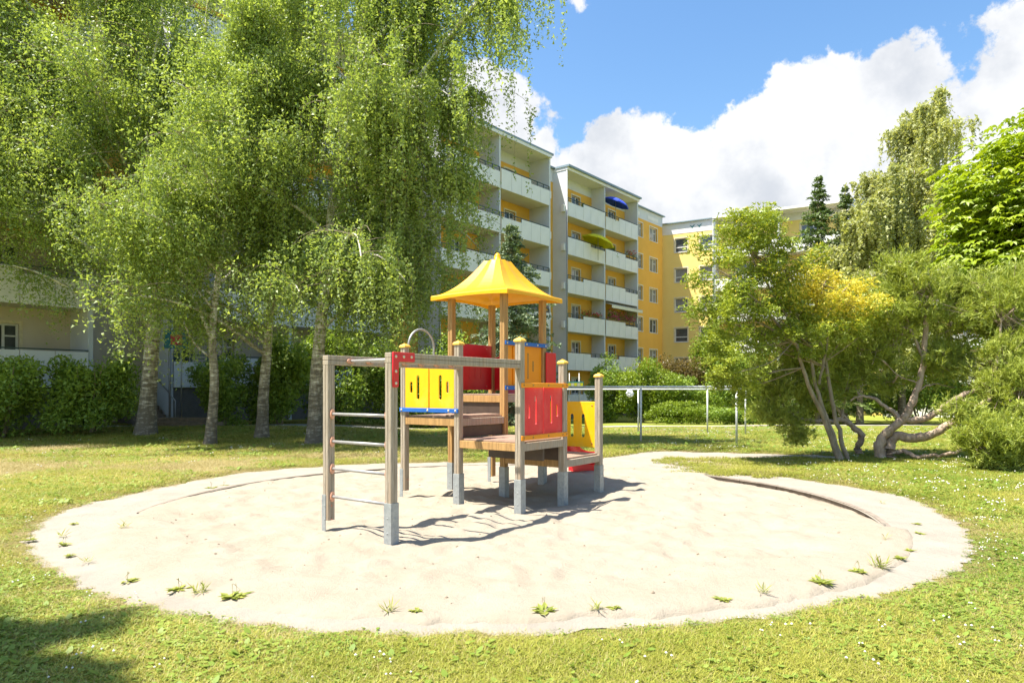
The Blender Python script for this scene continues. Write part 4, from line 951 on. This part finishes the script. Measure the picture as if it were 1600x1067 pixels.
def post(gx_, gy_, top, cap=True, metal='both', warm=False, mtop=.45):
    x, y = gx_*S, gy_*S; g0 = ground_l(x, y)
    o = MB().prism(post_profile(PW), g0+.02 if metal != 'left' else g0+.11, top).obj('post', M['wood_warm'] if warm else M['wood'], pf, (x, y, 0))
    h = PW/2+.001
    mb = MB()
    if metal == 'both':
        mb.box(-h-.005, h+.005, -h-.006, -h, g0-.25, mtop, .001); mb.box(h, h+.006, -h+.0, h+.005, g0-.25, mtop, .001)
        mb.box(-h-.005, h+.005, h, h+.006, g0-.25, mtop, .001)
    else: mb.box(-h-.005, h*.25, -h-.007, -h, g0-.25, mtop, .001)
    f = mb.obj('post_foot', M['galv'], o)
    for z_ in (g0+.12, g0+.27): bolt(f, 0, -h-.006, z_, '-y', .010, 'galv') ; bolt(f, h+.006 if metal == 'both' else h, 0, z_, '+x', .010, 'galv' if metal == 'both' else 'bolt_red')
    if cap:
        mb = MB(); c = PW/2+.012; bm = mb.bm
        rings = [(c, 0), (c, .022), (c*.72, .040), (c*.25, .055), (c*.25, .066)]
        vs = [[bm.verts.new((sx*a, sy*a, top+z_)) for sx, sy in ((-1,-1),(1,-1),(1,1),(-1,1))] for a, z_ in rings]
        for i in range(4):
            for k in range(4): bm.faces.new((vs[i][k], vs[i][(k+1)%4], vs[i+1][(k+1)%4], vs[i+1][k]))
        bm.faces.new(vs[0][::-1]); bm.faces.new(vs[-1]); mb.obj('post_cap', M['cap'], o)
    return o
CAPH = .066
yl1, ll = -1-2.17, 0.05
post(0, 0, 3.02, False, warm=True); post(-1, 0, 3.02, False, warm=True); post(0, 1, 3.02, False, warm=True); post(-1, 1, 3.02, False, metal='left', warm=True)
post(0, -1, 2.27-CAPH); post(-1, -1, 2.27-CAPH, metal='left'); post(1, -1, 2.27-CAPH); post(1, 0, 2.02-CAPH); post(1, 1, 1.85-CAPH)
BZ0, BZ1 = 1.865, 1.97
post(1, yl1, BZ0, False); post(ll, yl1, BZ0, False, metal='left')
def beam(x0, x1, y0, y1, z0, z1, m='wood', name='beam', groove=True):
    mb = MB(); mb.box(x0, x1, y0, y1, z0, z1, .006); return mb.obj(name, M[m], pf)
h = PW/2
# monkey-bar beams, in two laminated halves
for gx_, yend in ((1, -1), (ll, -1)):
    x = gx_*S
    for a, b in ((BZ0+.001, (BZ0+BZ1)/2-.0015), ((BZ0+BZ1)/2+.0015, BZ1)):
        mb = MB(); mb.box(x-h, x+h, yl1*S-h, yend*S-h-.001, a, b, .004)
        o = mb.obj('beam', M['wood'], pf)
def oval(parent, x, y, z, axis, horiz=False):
    k = ('oval', horiz)
    if k not in BOLT:
        pts = [(.027*math.cos(a)*1.0, .058*math.sin(a)) for a in np.arange(12)*2*PI/12]
        if horiz: pts = [(b, a) for a, b in pts]
        mb = MB(); mb.prism(pts, 0, .022); me = mb.mesh('rung_holder'); me.transform(Matrix.Rotation(R(90), 4, 'X')); me.materials.append(M['pink']); BOLT[k] = me
    return link('rung_holder', BOLT[k], None, parent, (x, y, z), (0, 0, {'-y': 0, '+x': PI/2, '+y': PI, '-x': -PI/2}[axis]))
xl, xr = ll*S+h, 1*S-h
for z_ in (1.33, 1.03, .735, .43):
    o = MB().tube([(xl, yl1*S, z_), (xr, yl1*S, z_)], .0165, 10).obj('rung', M['steel'], pf); oval(o, xl+.001, yl1*S, z_, '+x'); oval(o, xr-.001, yl1*S, z_, '-x')
for i in range(7):
    yy = yl1*S+.26+i*.285; o = MB().tube([(xl, yy, BZ0+.05), (xr, yy, BZ0+.05)], .0165, 10).obj('rung', M['steel'], pf)
    oval(o, xl+.001, yy, BZ0+.05, '+x', True); oval(o, xr-.001, yy, BZ0+.05, '-x', True)
# red corner bracket on the outer (right-hand) side of the front beam
out = [(0,0),(.155,0),(.155,.001)]
xo = 1*S+h
br = [(0,.19),(0,-.15+.0),(.01,-.16),(.07,-.16),(.08,-.15),(.08,.09),(.09,.10),(.30,.10),(.31,.11),(.31,.185),(.30,.195),(.005,.195)]
me = plate('corner_bracket', [(a, b) for a, b in br], [], .018); o = link('corner_bracket', me, M['red'], pf, (xo+.010, yl1*S-h+.01, BZ1-.19), (0, 0, PI/2))
for a, b in ((.04,.15),(.15,.15),(.26,.15),(.04,.0),(.04,-.12)): bolt(o, a, -.009, b, '-y', .016, 'bolt')
# decks
def deck(x0, x1, y0, y1, z, fascia='wood'):
    o = MB().box(x0*S+h*.2, x1*S-h*.2, y0*S+h*.2, y1*S-h*.2, z-.022, z, .002).obj('deck', M['deck'], pf)
    for (a, b, c, d) in ((x0*S+h, x1*S-h, y0*S-h+.01, y0*S-h+.05), (x0*S+h, x1*S-h, y1*S+h-.05, y1*S+h-.01)): MB().box(a, b, c, d, z-.125, z-.024, .003).obj('deck_beam', M['wood_warm'], pf)
    for (a, b, c, d) in ((x0*S-h+.01, x0*S-h+.05, y0*S+h, y1*S-h), (x1*S+h-.05, x1*S+h-.01, y0*S+h, y1*S-h)): MB().box(a, b, c, d, z-.125, z-.024, .003).obj('deck_beam', M['wood'], pf)
    return o
ZA, ZB, ZC, ZT = 1.22, .93, .63, 1.53
deck(-1, 0, -1, 0, ZA); deck(0, 1, -1, 0, ZB); deck(0, 1, 0, 1, ZC); deck(-1, 0, 0, 1, ZT)
MB().box(-.012, .012, -S+h, -h, ZB+.005, ZA-.13, .002).obj('riser', M['dark_board'], pf)          # B up to A
MB().box(-S+h, -h, -.012, .012, ZA+.005, ZT-.13, .002).obj('riser', M['dark_board'], pf)          # A up to the tower
MB().box(h, S-h, -.012-.02, .012-.02, ZC+.0-.05, ZB-.13, .002).obj('riser', M['dark_board'], pf)     # C up to B
MB().box(h+.0, S-h, -S*.42, -S*.38, ZB-.30, ZB-.12, .003).obj('riser', M['dark_board'], pf)
# step block between B and A level seen above the deck
MB().box(-.30, -.02, -S+h+.02, -h-.02, ZA+.001, ZA+.02, .004).obj('tread', M['deck'], pf)
# panels
def slot(cx, cz, w, hh): return rrect(cx-w/2, cx+w/2, cz-hh/2, cz+hh/2, w/2*.98, 4)
def panel(name, length, z0, z1, slots, m, loc, rz, th=.02, groove=None, backm=None, radius=.02, mb_=None):
    me = plate(name, rrect(0, length, z0, z1, radius), [slot(*s) for s in slots], th)
    o = link(name, me, M[m], pf, loc, (0, 0, rz))
    return o
# yellow panel with four slots between the two left posts (two boards with a dark gap)
Lp = S-2*h; hw = (Lp-.02)/2
for k in (0, 1):
    cs = [(.12,1.625,.048,.16),(.255,1.625,.052,.34)] if k == 0 else [(hw-.255,1.625,.052,.34),(hw-.12,1.625,.048,.16)]
    o = panel('panel', hw, 1.30, 1.93, cs, 'yellow', (-S+h+k*(hw+.02), -S-h-.012+.03, 0), 0)
o = MB().box(-S-h*.9, h*.9, -S-h-.022, -S-h-.002, 1.275, 1.335, .004).obj('crossbar', M['blue'], pf)
o['label'] = 'blue bar below the yellow panel'
for x in (-S, -S*.5, -S*.12, 0): bolt(o, x, -S-h-.022, 1.305, '-y', .017)
# red tower panel on the far left side
o = panel('panel', S-2*h, ZT+.06, ZT+.80, [], 'red', (-S+.02, h, 0), PI/2, .022)
for yy in (.2, .35, .5, .65): MB().box(yy-.012, yy+.012, -.021, -.0112, ZT+.24, ZT+.62, .005).obj('panel_rib', M['red'], o)
for yy, z_ in ((.06,.12),(.06,.74),(.8,.12),(.8,.74)): bolt(o, yy, -.011, ZT+z_, '-y', .014, 'bolt_red')
# orange tower panel on the right front side with blue bars
o = panel('panel', S-2*h, ZT+.12, ZT+.74, [], 'orange', (.0, h, 0), PI/2, .022)
for yy, hh in ((.28,.16),(.42,.40),(.56,.40),(.70,.16)): MB().box(yy-.019, yy+.019, -.0135, -.0112, ZT+.43-hh/2, ZT+.43+hh/2).obj('panel_slot', M['bolt_orange'], o)
MB().box(.15, .185, -.03, -.011, ZT+.14, ZT+.72, .004).obj('panel_rib', M['orange'], o)
for z_ in (ZT+.73, ZT+.06):
    o = MB().box(h, h+.018, -h*.9, S+h*.9, z_, z_+.062, .004).obj('crossbar', M['blue'], pf)
    for yy in (0, .2, .5, .8, S): bolt(o, h+.018, yy, z_+.031, '+x', .016)
# faded red panel between the two front right posts with orange bars
hw2 = (S-2*h-.012)/2
for k in (0, 1):
    cs = [] 
    o = panel('panel', hw2, ZB+.075, ZB+.70, [(.13,1.31,.04,.17),(.28,1.33,.044,.38)] if k == 0 else [(hw2-.28,1.33,.044,.38),(hw2-.13,1.31,.04,.17)], 'red_faded', (S+.012, -S+h+k*(hw2+.012), 0), PI/2, .02)
for z_ in (ZB+.69, ZB+.015):
    o = MB().box(S+h, S+h+.02, -S-h*.9, h*.9, z_, z_+.062, .005).obj('crossbar', M['orange'], pf)
    for yy in (-S, -S*.8, -S*.45, -S*.1, 0): bolt(o, S+h+.02, yy, z_+.031, '+x', .016, 'bolt_orange')
# yellow panel at the back of the low deck
o = panel('panel', S-2*h-.02, ZC+.08, ZC+.78, [(.30,1.06,.05,.14),(.50,1.04,.06,.36),(.70,1.04,.06,.36) ,(.80-.0,1.10,.0001,.0001)][:3]+[], 'yellow', (h+.01, S-.0, 0), 0, .024)
for a, b in ((.05,.14),(.05,.72),(.86,.14),(.86,.72)): bolt(o, a, -.012, ZC+b, '-y', .014, 'bolt_orange')
# grab hoop
pts = []
y0h, y1h = -.93*S, -.40*S; cy = (y0h+y1h)/2; rh = (y1h-y0h)/2
pts.append((-S, y0h, ZA)); pts.append((-S, y0h, 2.2))
for i in range(13): a = PI-PI*i/12; pts.append((-S, cy+rh*math.cos(a), 2.22+rh*math.sin(a)))
pts.append((-S, y1h, ZA))
MB().tube(pts, .0165, 10).obj('grab_hoop', M['steel'], pf)
# tent roof
def roof():
    c = (-S/2, S/2); bm = bmesh.new(); n = 10; prof = []
    RW = S/2*1.43
    for i in range(n+1):
        t = i/n; wv = .15+(RW-.15)*t; z_ = 3.63-(3.63-3.06)*(1-(1-t)**1.75)*1.0; prof.append((wv, z_))
    ms = 12; rings = []
    def ring(w, z_, ripple, fl=0):
        vs = []
        for k in range(4):
            for j in range(ms):
                u = -1+2*j/ms; x, y = u*w, -w
                bow = 1-.055*(1-u*u)*min(1, w/RW); rp = ripple*(abs((u*5) % 1-.5)*2-.5)
                y *= bow; a = k*PI/2; X_ = x*math.cos(a)-y*math.sin(a); Y_ = x*math.sin(a)+y*math.cos(a)
                vs.append(bm.verts.new((c[0]+X_, c[1]+Y_, z_+rp+fl*(1-u*u))))
        return vs
    for w, z_ in prof: rings.append(ring(w, z_, .020*min(1, (RW-w)/RW*3), .02*w/RW))
    rings.append(ring(RW+.012, 3.045, 0, .015)); rings.append(ring(RW+.012, 2.985, 0, .035)); rings.append(ring(RW-.02, 2.985, 0, .035)); rings.append(ring(RW-.035, 3.035, 0, .02))
    for i in range(1, n): rings.append(ring(prof[n-i][0]-.03, prof[n-i][1]-.022, 0, 0))
    m = 4*ms
    for a, b in zip(rings, rings[1:]):
        for j in range(m): f = bm.faces.new((a[j], a[(j+1)%m], b[(j+1)%m], b[j])); f.smooth = False
    bm.faces.new(rings[0]); bm.faces.new(rings[-1][::-1])
    bmesh.ops.recalc_face_normals(bm, faces=bm.faces)
    me = bpy.data.meshes.new('roof'); bm.to_mesh(me); bm.free(); o = link('roof', me, M['roof_yellow'], pf)
    mb = MB(); mb.tube([(c[0], c[1], 3.55), (c[0], c[1], 3.615), (c[0], c[1], 3.62), (c[0], c[1], 3.72), (c[0], c[1], 3.75), (c[0], c[1], 3.77)], [.11,.10,.062,.052,.035,.01], 8)
    mb.obj('finial', M['roof_yellow'], o)
roof()
# slide: hood panel, chute
hood = rrect(0, S-2*h, ZT+.05, ZT+.62, .02, 2)
arc = [(0, ZT+.05), (S-2*h, ZT+.05), (S-2*h, ZT+.60)]+[((S-2*h)/2+(S-2*h)/2*.8*math.cos(a), ZT+.62+.24*math.sin(a)) for a in np.linspace(0, PI, 13)]+[(0, ZT+.60)]
hole = rrect(.22, S-2*h-.22, ZT+.08, ZT+.58, .08)
link('slide_hood', plate('slide_hood', arc, [hole], .03), M['red'], pf, (-S+h, S+.02, 0))
MB().box(h+.02, h+.05, S-.02, S+.26, ZT-.02, ZT+.66, .01).obj('slide_hood_side', M['red'], pf)
bm = bmesh.new(); sec = [(-.27,.20),(-.25,.205),(-.235,.19),(-.22,.03),(-.16,0),(.16,0),(.22,.03),(.235,.19),(.25,.205),(.27,.20),(.24,-.02),(.17,-.04),(-.17,-.04),(-.24,-.02)]
prof = [(0,ZT-.02),(.25,ZT-.05),(.55,ZT-.30),(.95,ZT-.68),(1.35,ZT-1.03),(1.65,ZT-1.22),(1.95,.24),(2.3,.21)]
prof = smooth_path([(0, y, z_) for y, z_ in prof], 4); rings = []
for _, y, z_ in prof: rings.append([bm.verts.new((-S/2+a, S+.02+y, z_+b)) for a, b in sec])
for a, b in zip(rings, rings[1:]):
    for j in range(len(sec)): f = bm.faces.new((a[j], a[(j+1)%len(sec)], b[(j+1)%len(sec)], b[j])); f.smooth = True
bm.faces.new(rings[0]); bm.faces.new(rings[-1][::-1]); bmesh.ops.recalc_face_normals(bm, faces=bm.faces)
me = bpy.data.meshes.new('slide'); bm.to_mesh(me); bm.free(); sl = link('slide', me, M['red'], pf)
MB().box(-S/2-.3, -S/2+.3, S+2.1, S+2.32, -.2, .2, .02).obj('slide_base', M['red'], sl)

# ------------------------------------------------------------------ lawn cover
def clump(name, kind, seed):
    g = np.random.default_rng(seed); V = []; Ft = []; T = []
    def blade(p, d, L_, w, bendv, ti):
        i = len(V); s = np.array([-d[1], d[0], 0]); s /= np.linalg.norm(s)+1e-6
        mid = p+np.array([d[0]*.35, d[1]*.35, .75])*L_*.6; tip = p+np.array([d[0], d[1], bendv])*L_
        V.extend([p-s*w, p+s*w, mid+s*w*.7, mid-s*w*.7, tip]); Ft.extend([(i, i+1, i+2), (i, i+2, i+3), (i+3, i+2, i+4)]); T.extend([ti]*5)
    R0 = .17
    if kind in ('grass', 'dry'):
        for _ in range(120 if kind == 'grass' else 80):
            a = g.random()*6.28; q = R0*math.sqrt(g.random()); p = np.array([q*math.cos(a), q*math.sin(a), -.01]); az = g.random()*6.28; sp = .25+.9*g.random()
            blade(p, np.array([math.cos(az)*sp, math.sin(az)*sp, 0]), (.062 if kind == 'grass' else .058)*(.6+.8*g.random()), .0028+.002*g.random(), .35+.5*g.random(), g.random())
    elif kind == 'clover':
        for _ in range(46):
            a = g.random()*6.28; q = R0*math.sqrt(g.random()); z_ = .018+.024*g.random(); c = np.array([q*math.cos(a), q*math.sin(a), z_]); s = .007+.007*g.random(); az = g.random()*6.28; ti = g.random(); tl = g.normal(0, .25, 2)
            for k in range(3):
                an = az+k*2.094; i = len(V); f = lambda r, b: c+np.array([math.cos(an+b)*r, math.sin(an+b)*r, r*(tl[0]*math.cos(an+b)+tl[1]*math.sin(an+b))+r*.15])
                V.extend([c, f(s*1.2, -.55), f(s*1.7, 0), f(s*1.2, .55)]); Ft.extend([(i, i+1, i+2), (i, i+2, i+3)]); T.extend([ti]*4)
    elif kind == 'broad':
        for _ in range(11):
            a = g.random()*6.28; q = R0*math.sqrt(g.random()); c = np.array([q*math.cos(a), q*math.sin(a), .025+.025*g.random()]); L_ = .028+.03*g.random(); az = g.random()*6.28; d = np.array([math.cos(az), math.sin(az), .1+g.normal(0, .2)]); s = np.array([-d[1], d[0], g.normal(0, .2)])*.36*L_; i = len(V)
            V.extend([c, c+d*L_*.35+s, c+d*L_*.75+s*.7, c+d*L_, c+d*L_*.75-s*.7, c+d*L_*.35-s]); Ft.extend([(i, i+1, i+2), (i, i+2, i+3), (i, i+3, i+4), (i, i+4, i+5)]); T.extend([g.random()]*6)
    elif kind == 'flower':
        for _ in range(3):
            a = g.random()*6.28; q = R0*.8*math.sqrt(g.random()); c = np.array([q*math.cos(a), q*math.sin(a), .055+.02*g.random()]); s = .0095; i = len(V)
            for v in ((0,0,s),(s,0,0),(0,s,0),(-s,0,0),(0,-s,0),(0,0,-s)): V.append(c+np.array(v))
            for t_ in ((0,1,2),(0,2,3),(0,3,4),(0,4,1),(5,2,1),(5,3,2),(5,4,3),(5,1,4)): Ft.append(tuple(i+x for x in t_))
            T.extend([.5]*6)
    me = mesh_np(name, np.array(V), np.array(Ft), False, {'tint': np.array(T)*.6})
    me.materials.append({'grass': M['blade'], 'dry': M['blade_dry'], 'clover': M['clover'], 'broad': M['clover'], 'flower': M['petal_white']}[kind]); return bpy.data.objects.new(name, me)
src = bpy.data.collections.new('lawn_sources')
for i, (nm, kd) in enumerate((('a_grass','grass'),('b_grass','grass'),('c_grass','grass'),('d_dry','dry'),('e_clover','clover'),('f_clover','clover'),('g_broad','broad'),('h_flower','flower'))): src.objects.link(clump(nm, kd, 300+i))
def scatter(name, P, kind, sc, rz, tilt):
    me = bpy.data.meshes.new(name); me.vertices.add(len(P)); me.vertices.foreach_set('co', P.astype(np.float32).ravel())
    for an, ty, av in (('sc', 'FLOAT', sc), ('kd', 'INT', kind), ('rz', 'FLOAT', rz)):
        a = me.attributes.new(an, ty, 'POINT'); a.data.foreach_set('value', av.astype(np.int32 if ty == 'INT' else np.float32))
    o = link(name, me)
    ng = bpy.data.node_groups.new(name, 'GeometryNodeTree'); ng.interface.new_socket('Geometry', in_out='INPUT', socket_type='NodeSocketGeometry'); ng.interface.new_socket('Geometry', in_out='OUTPUT', socket_type='NodeSocketGeometry')
    N, L = ng.nodes, ng.links; gi = N.new('NodeGroupInput'); go = N.new('NodeGroupOutput'); ip = N.new('GeometryNodeInstanceOnPoints'); ci = N.new('GeometryNodeCollectionInfo')
    ci.inputs['Collection'].default_value = src; ci.inputs['Separate Children'].default_value = True; ci.inputs['Reset Children'].default_value = True
    def na(nm, ty): n = N.new('GeometryNodeInputNamedAttribute'); n.data_type = ty; n.inputs[0].default_value = nm; return n.outputs[0]
    cx = N.new('ShaderNodeCombineXYZ'); L.new(na('rz', 'FLOAT'), cx.inputs[2])
    mp_ = N.new('GeometryNodeMeshToPoints'); L.new(gi.outputs[0], mp_.inputs['Mesh']); L.new(mp_.outputs[0], ip.inputs['Points']); L.new(ci.outputs[0], ip.inputs['Instance']); ip.inputs['Pick Instance'].default_value = True
    L.new(na('kd', 'INT'), ip.inputs['Instance Index']); L.new(cx.outputs[0], ip.inputs['Rotation']); L.new(na('sc', 'FLOAT'), ip.inputs['Scale']); L.new(ip.outputs[0], go.inputs[0])
    md = o.modifiers.new('scatter', 'NODES'); md.node_group = ng
    return o
def in_poly(x, y, poly):
    c = np.zeros(len(x), bool); n = len(poly)
    for i in range(n):
        x1, y1 = poly[i]; x2, y2 = poly[i-1]
        k = ((y1 > y) != (y2 > y)) & (x < (x2-x1)*(y-y1)/(y2-y1+1e-12)+x1); c ^= k
    return c
g = np.random.default_rng(400)
def lawn_pts(n, y0, y1, spread, dens):
    y = g.uniform(y0, y1, n); x = g.uniform(-1, 1, n)*(y*.80+spread); keep = g.random(n) < dens(x, y); x, y = x[keep], y[keep]
    k = ~in_poly(x+g.normal(0, .03, len(x)), y+g.normal(0, .03, len(x)), outer[::3]); return x[k], y[k]
xs_, ys_ = [], []
for n, a, b in ((46000, 3.0, 8.5), (34000, 8.5, 16), (30000, 16, 29)):
    x, y = lawn_pts(n, a, b, 1.2, lambda x, y: np.ones(len(x))); xs_.append(x); ys_.append(y)
x = np.concatenate(xs_); y = np.concatenate(ys_)
sc = np.where(y < 8.5, .85, np.where(y < 16, 1.25, 1.9))*(.75+.5*g.random(len(x)))
# ragged, thinner edge beside the gravel
near = in_poly(x, y, np.array(SC)+(outer[::3]-np.array(SC))*1.045); sc *= np.where(near, .6, 1)
u = g.random(len(x)); patch = vnoise(x, y, .8, 9); patch2 = vnoise(x, y, .5, 10)
dryp = np.where(x < 0, .30, .20)+.45*((x < 2) & (y > 11) & (y < 19))*patch2*1.3+.45*np.clip((patch2-.5)*2.5, 0, 1)+.35*near; clo = np.where((x < -1.0) & (y < 7), .30, np.where(x > 3, .15, .10))*(.35+1.3*np.clip((patch-.3)*2, 0, 1))*.8
kind = np.where(u < dryp, 3, np.where(u < dryp+clo, g.integers(4, 7, len(x)), g.integers(0, 3, len(x))))
fl = g.random(len(x)) < np.where(x > 4, .025, .004)*(y > 3)*np.clip(patch*2, 0, 1); kind = np.where(fl, 7, kind)
sc = np.where(kind == 7, np.clip(sc, .8, 1.6), sc)
P = np.stack([x, y, gz(x, y)], 1)
kf = ~((y > 24.0) & (np.abs(y-np.interp(x, [-20,-13,-8,-3,2,8,16], [24.3,25,26,28,31,33.6,36.2])) < 1.1)); P, kind, sc = P[kf], kind[kf], sc[kf]
tag(scatter('grass', P, kind, sc, g.random(len(P))*6.28, None), 'short lawn of grass, clover and dry blades round the sandpit', 'grass', kind='stuff')

# weeds in the gravel ring
def weed(i, px, py, s, label):
    Z = F_PX*EYE/(py-HORIZ); x = (px-800)/F_PX*Z; y = Z; g = np.random.default_rng(500+i)
    r_ = math.hypot(x-SC[0], y-SC[1]); z0 = float(sand_h(x, y)) if r_ < SR else max(float(gz(x, y))+.03, float(sand_h(x, y)) if r_ < 4.95 else 0)
    t = empty('weed', (x, y, z0), g.random()*6, label=label, cat='weed', group='weeds growing in the gravel ring'); V = []; Ft = []; T = []
    for k in range(int((14+12*s)*g.uniform(.6, 1.3))):
        az = g.random()*6.28; thin = i % 3 == 1; L_ = (.036+.034*g.random())*s*(1.25 if thin else 1); w = L_*(.05 if thin else .2); d = np.array([math.cos(az), math.sin(az), .12+(1.1 if thin else .3)*g.random()]); n_ = np.array([-d[1], d[0], 0])*w; o = np.array([g.normal(0, .018*s), g.normal(0, .012*s), 0]); j = len(V)
        V += [o, o+d*L_*.5+n_, o+d*L_+np.array([0, 0, -.01]), o+d*L_*.5-n_]; Ft.append((j, j+1, j+2, j+3)); T += [g.random()]*4
    link('leaves', mesh_np('leaves', np.array(V), np.array(Ft), False, {'tint': np.array(T)}), M['weed'], t)
    if s > 1.1:
        paths = [(np.array([[g.normal(0,.01), 0, 0], [g.normal(0,.015), g.normal(0,.01), .035*s], [g.normal(0,.015), 0, .065*s]]), np.array([.001, .001, .002])) for _ in range(3)]
        Vt, Fq = tube_arr(paths, 4); link('seed_stalks', mesh_np('seed_stalks', Vt, Fq), M['weed'], t)
WD = [(365,944,1.6,'largest plantain weed with seed stalks at the front left of the gravel'),(315,936,1.2,'flat weed just left of the largest plantain'),(280,930,1.3,'low brownish weed tuft in the front left gravel'),
      (200,914,1.2,'small weed patch on the left gravel near the lawn'),(135,884,1.1,'green weed tuft at the lower left of the ring'),(108,873,.9,'thin weed at the left end of the gravel'),(100,855,1.2,'upper one of the paired weeds at the left end of the ring'),
      (98,842,1.1,'green weed near the left lawn edge'),(115,822,1.0,'small weed furthest left near the lawn'),(48,848,1.2,'weed on the leftmost lawn edge'),(192,833,1.1,'weed at the left end of the kerb line'),(330,766,1.6,'long grassy weed on the back left of the ring'),
      (350,762,1.2,'brownish weed behind the long grassy one'),(605,966,1.1,'small pale weed in the front gravel'),(650,967,.9,'thin upright weed in the front middle gravel'),(848,968,1.5,'green plantain at the front centre of the ring'),
      (932,966,1.0,'small weed right of the front centre'),(960,963,1.0,'second small weed right of the front centre'),(1128,949,1.0,'weed in the front right gravel, smallest of the row'),(1192,940,1.2,'bright weed in the front right gravel'),
      (1282,921,1.5,'spiky weed with stalks on the right gravel'),(1341,905,1.4,'weed in the right part of the row on the gravel'),(1373,895,1.5,'broad weed nearest the right lawn'),(1404,880,1.0,'small weed above the broad one on the right'),
      (1421,866,.9,'tiny weed on the right gravel'),(1382,850,.9,'tiny weed inside the right kerb end'),(1438,838,1.0,'uppermost weed on the right gravel'),(1432,822,.8,'small weed near the right lawn edge'),(1380,790,.8,'tiny weed on the back right gravel')]
for i, w in enumerate(WD): weed(i, *w)
# grass tuft patch where the path meets the ring
gp = np.random.default_rng(600); n = 260
x = gp.normal(4.35, .42, n); y = gp.normal(13.1, .35, n); x = np.concatenate([x, gp.uniform(3.2, 7.2, 160)]); y = np.concatenate([y, gp.uniform(14.0, 15.6, 160)+0*x[-160:]])
kk = gp.integers(0, 4, len(x)); tag(scatter('grass_patch', np.stack([x, y, gz(x, y)+.03], 1), kk, .9+.6*gp.random(len(x)), gp.random(len(x))*6.28, None), 'tufts of grass growing through the gravel where the path joins', 'grass', kind='stuff')
# small stones and leaf bits on the sand
g = np.random.default_rng(700); sv = []; sf = []
for i in range(420):
    a = g.random()*6.28; q = 5.2*math.sqrt(g.random()); x = SC[0]+q*math.cos(a); y = SC[1]+q*math.sin(a)
    if math.hypot(x, y-9.4) > 4.6 or y < 4.9: continue
    z_ = float(sand_h(x, y)); s = .005+.008*g.random()**2; j = len(sv); c = np.array([x, y, z_+s*.3])
    for v in ((0,0,s),(s*1.3,0,0),(0,s,0),(-s*1.4,0,0),(0,-s,0),(0,0,-s)): sv.append(c+np.array(v)*(.8+.4*g.random()))
    for t_ in ((0,1,2),(0,2,3),(0,3,4),(0,4,1),(5,2,1),(5,3,2),(5,4,3),(5,1,4)): sf.append(tuple(j+x_ for x_ in t_))
tag(link('pebbles', mesh_np('pebbles', np.array(sv), np.array(sf)), M['bark']), 'tiny dark pebbles and leaf bits scattered over the sand', 'pebbles', kind='stuff')
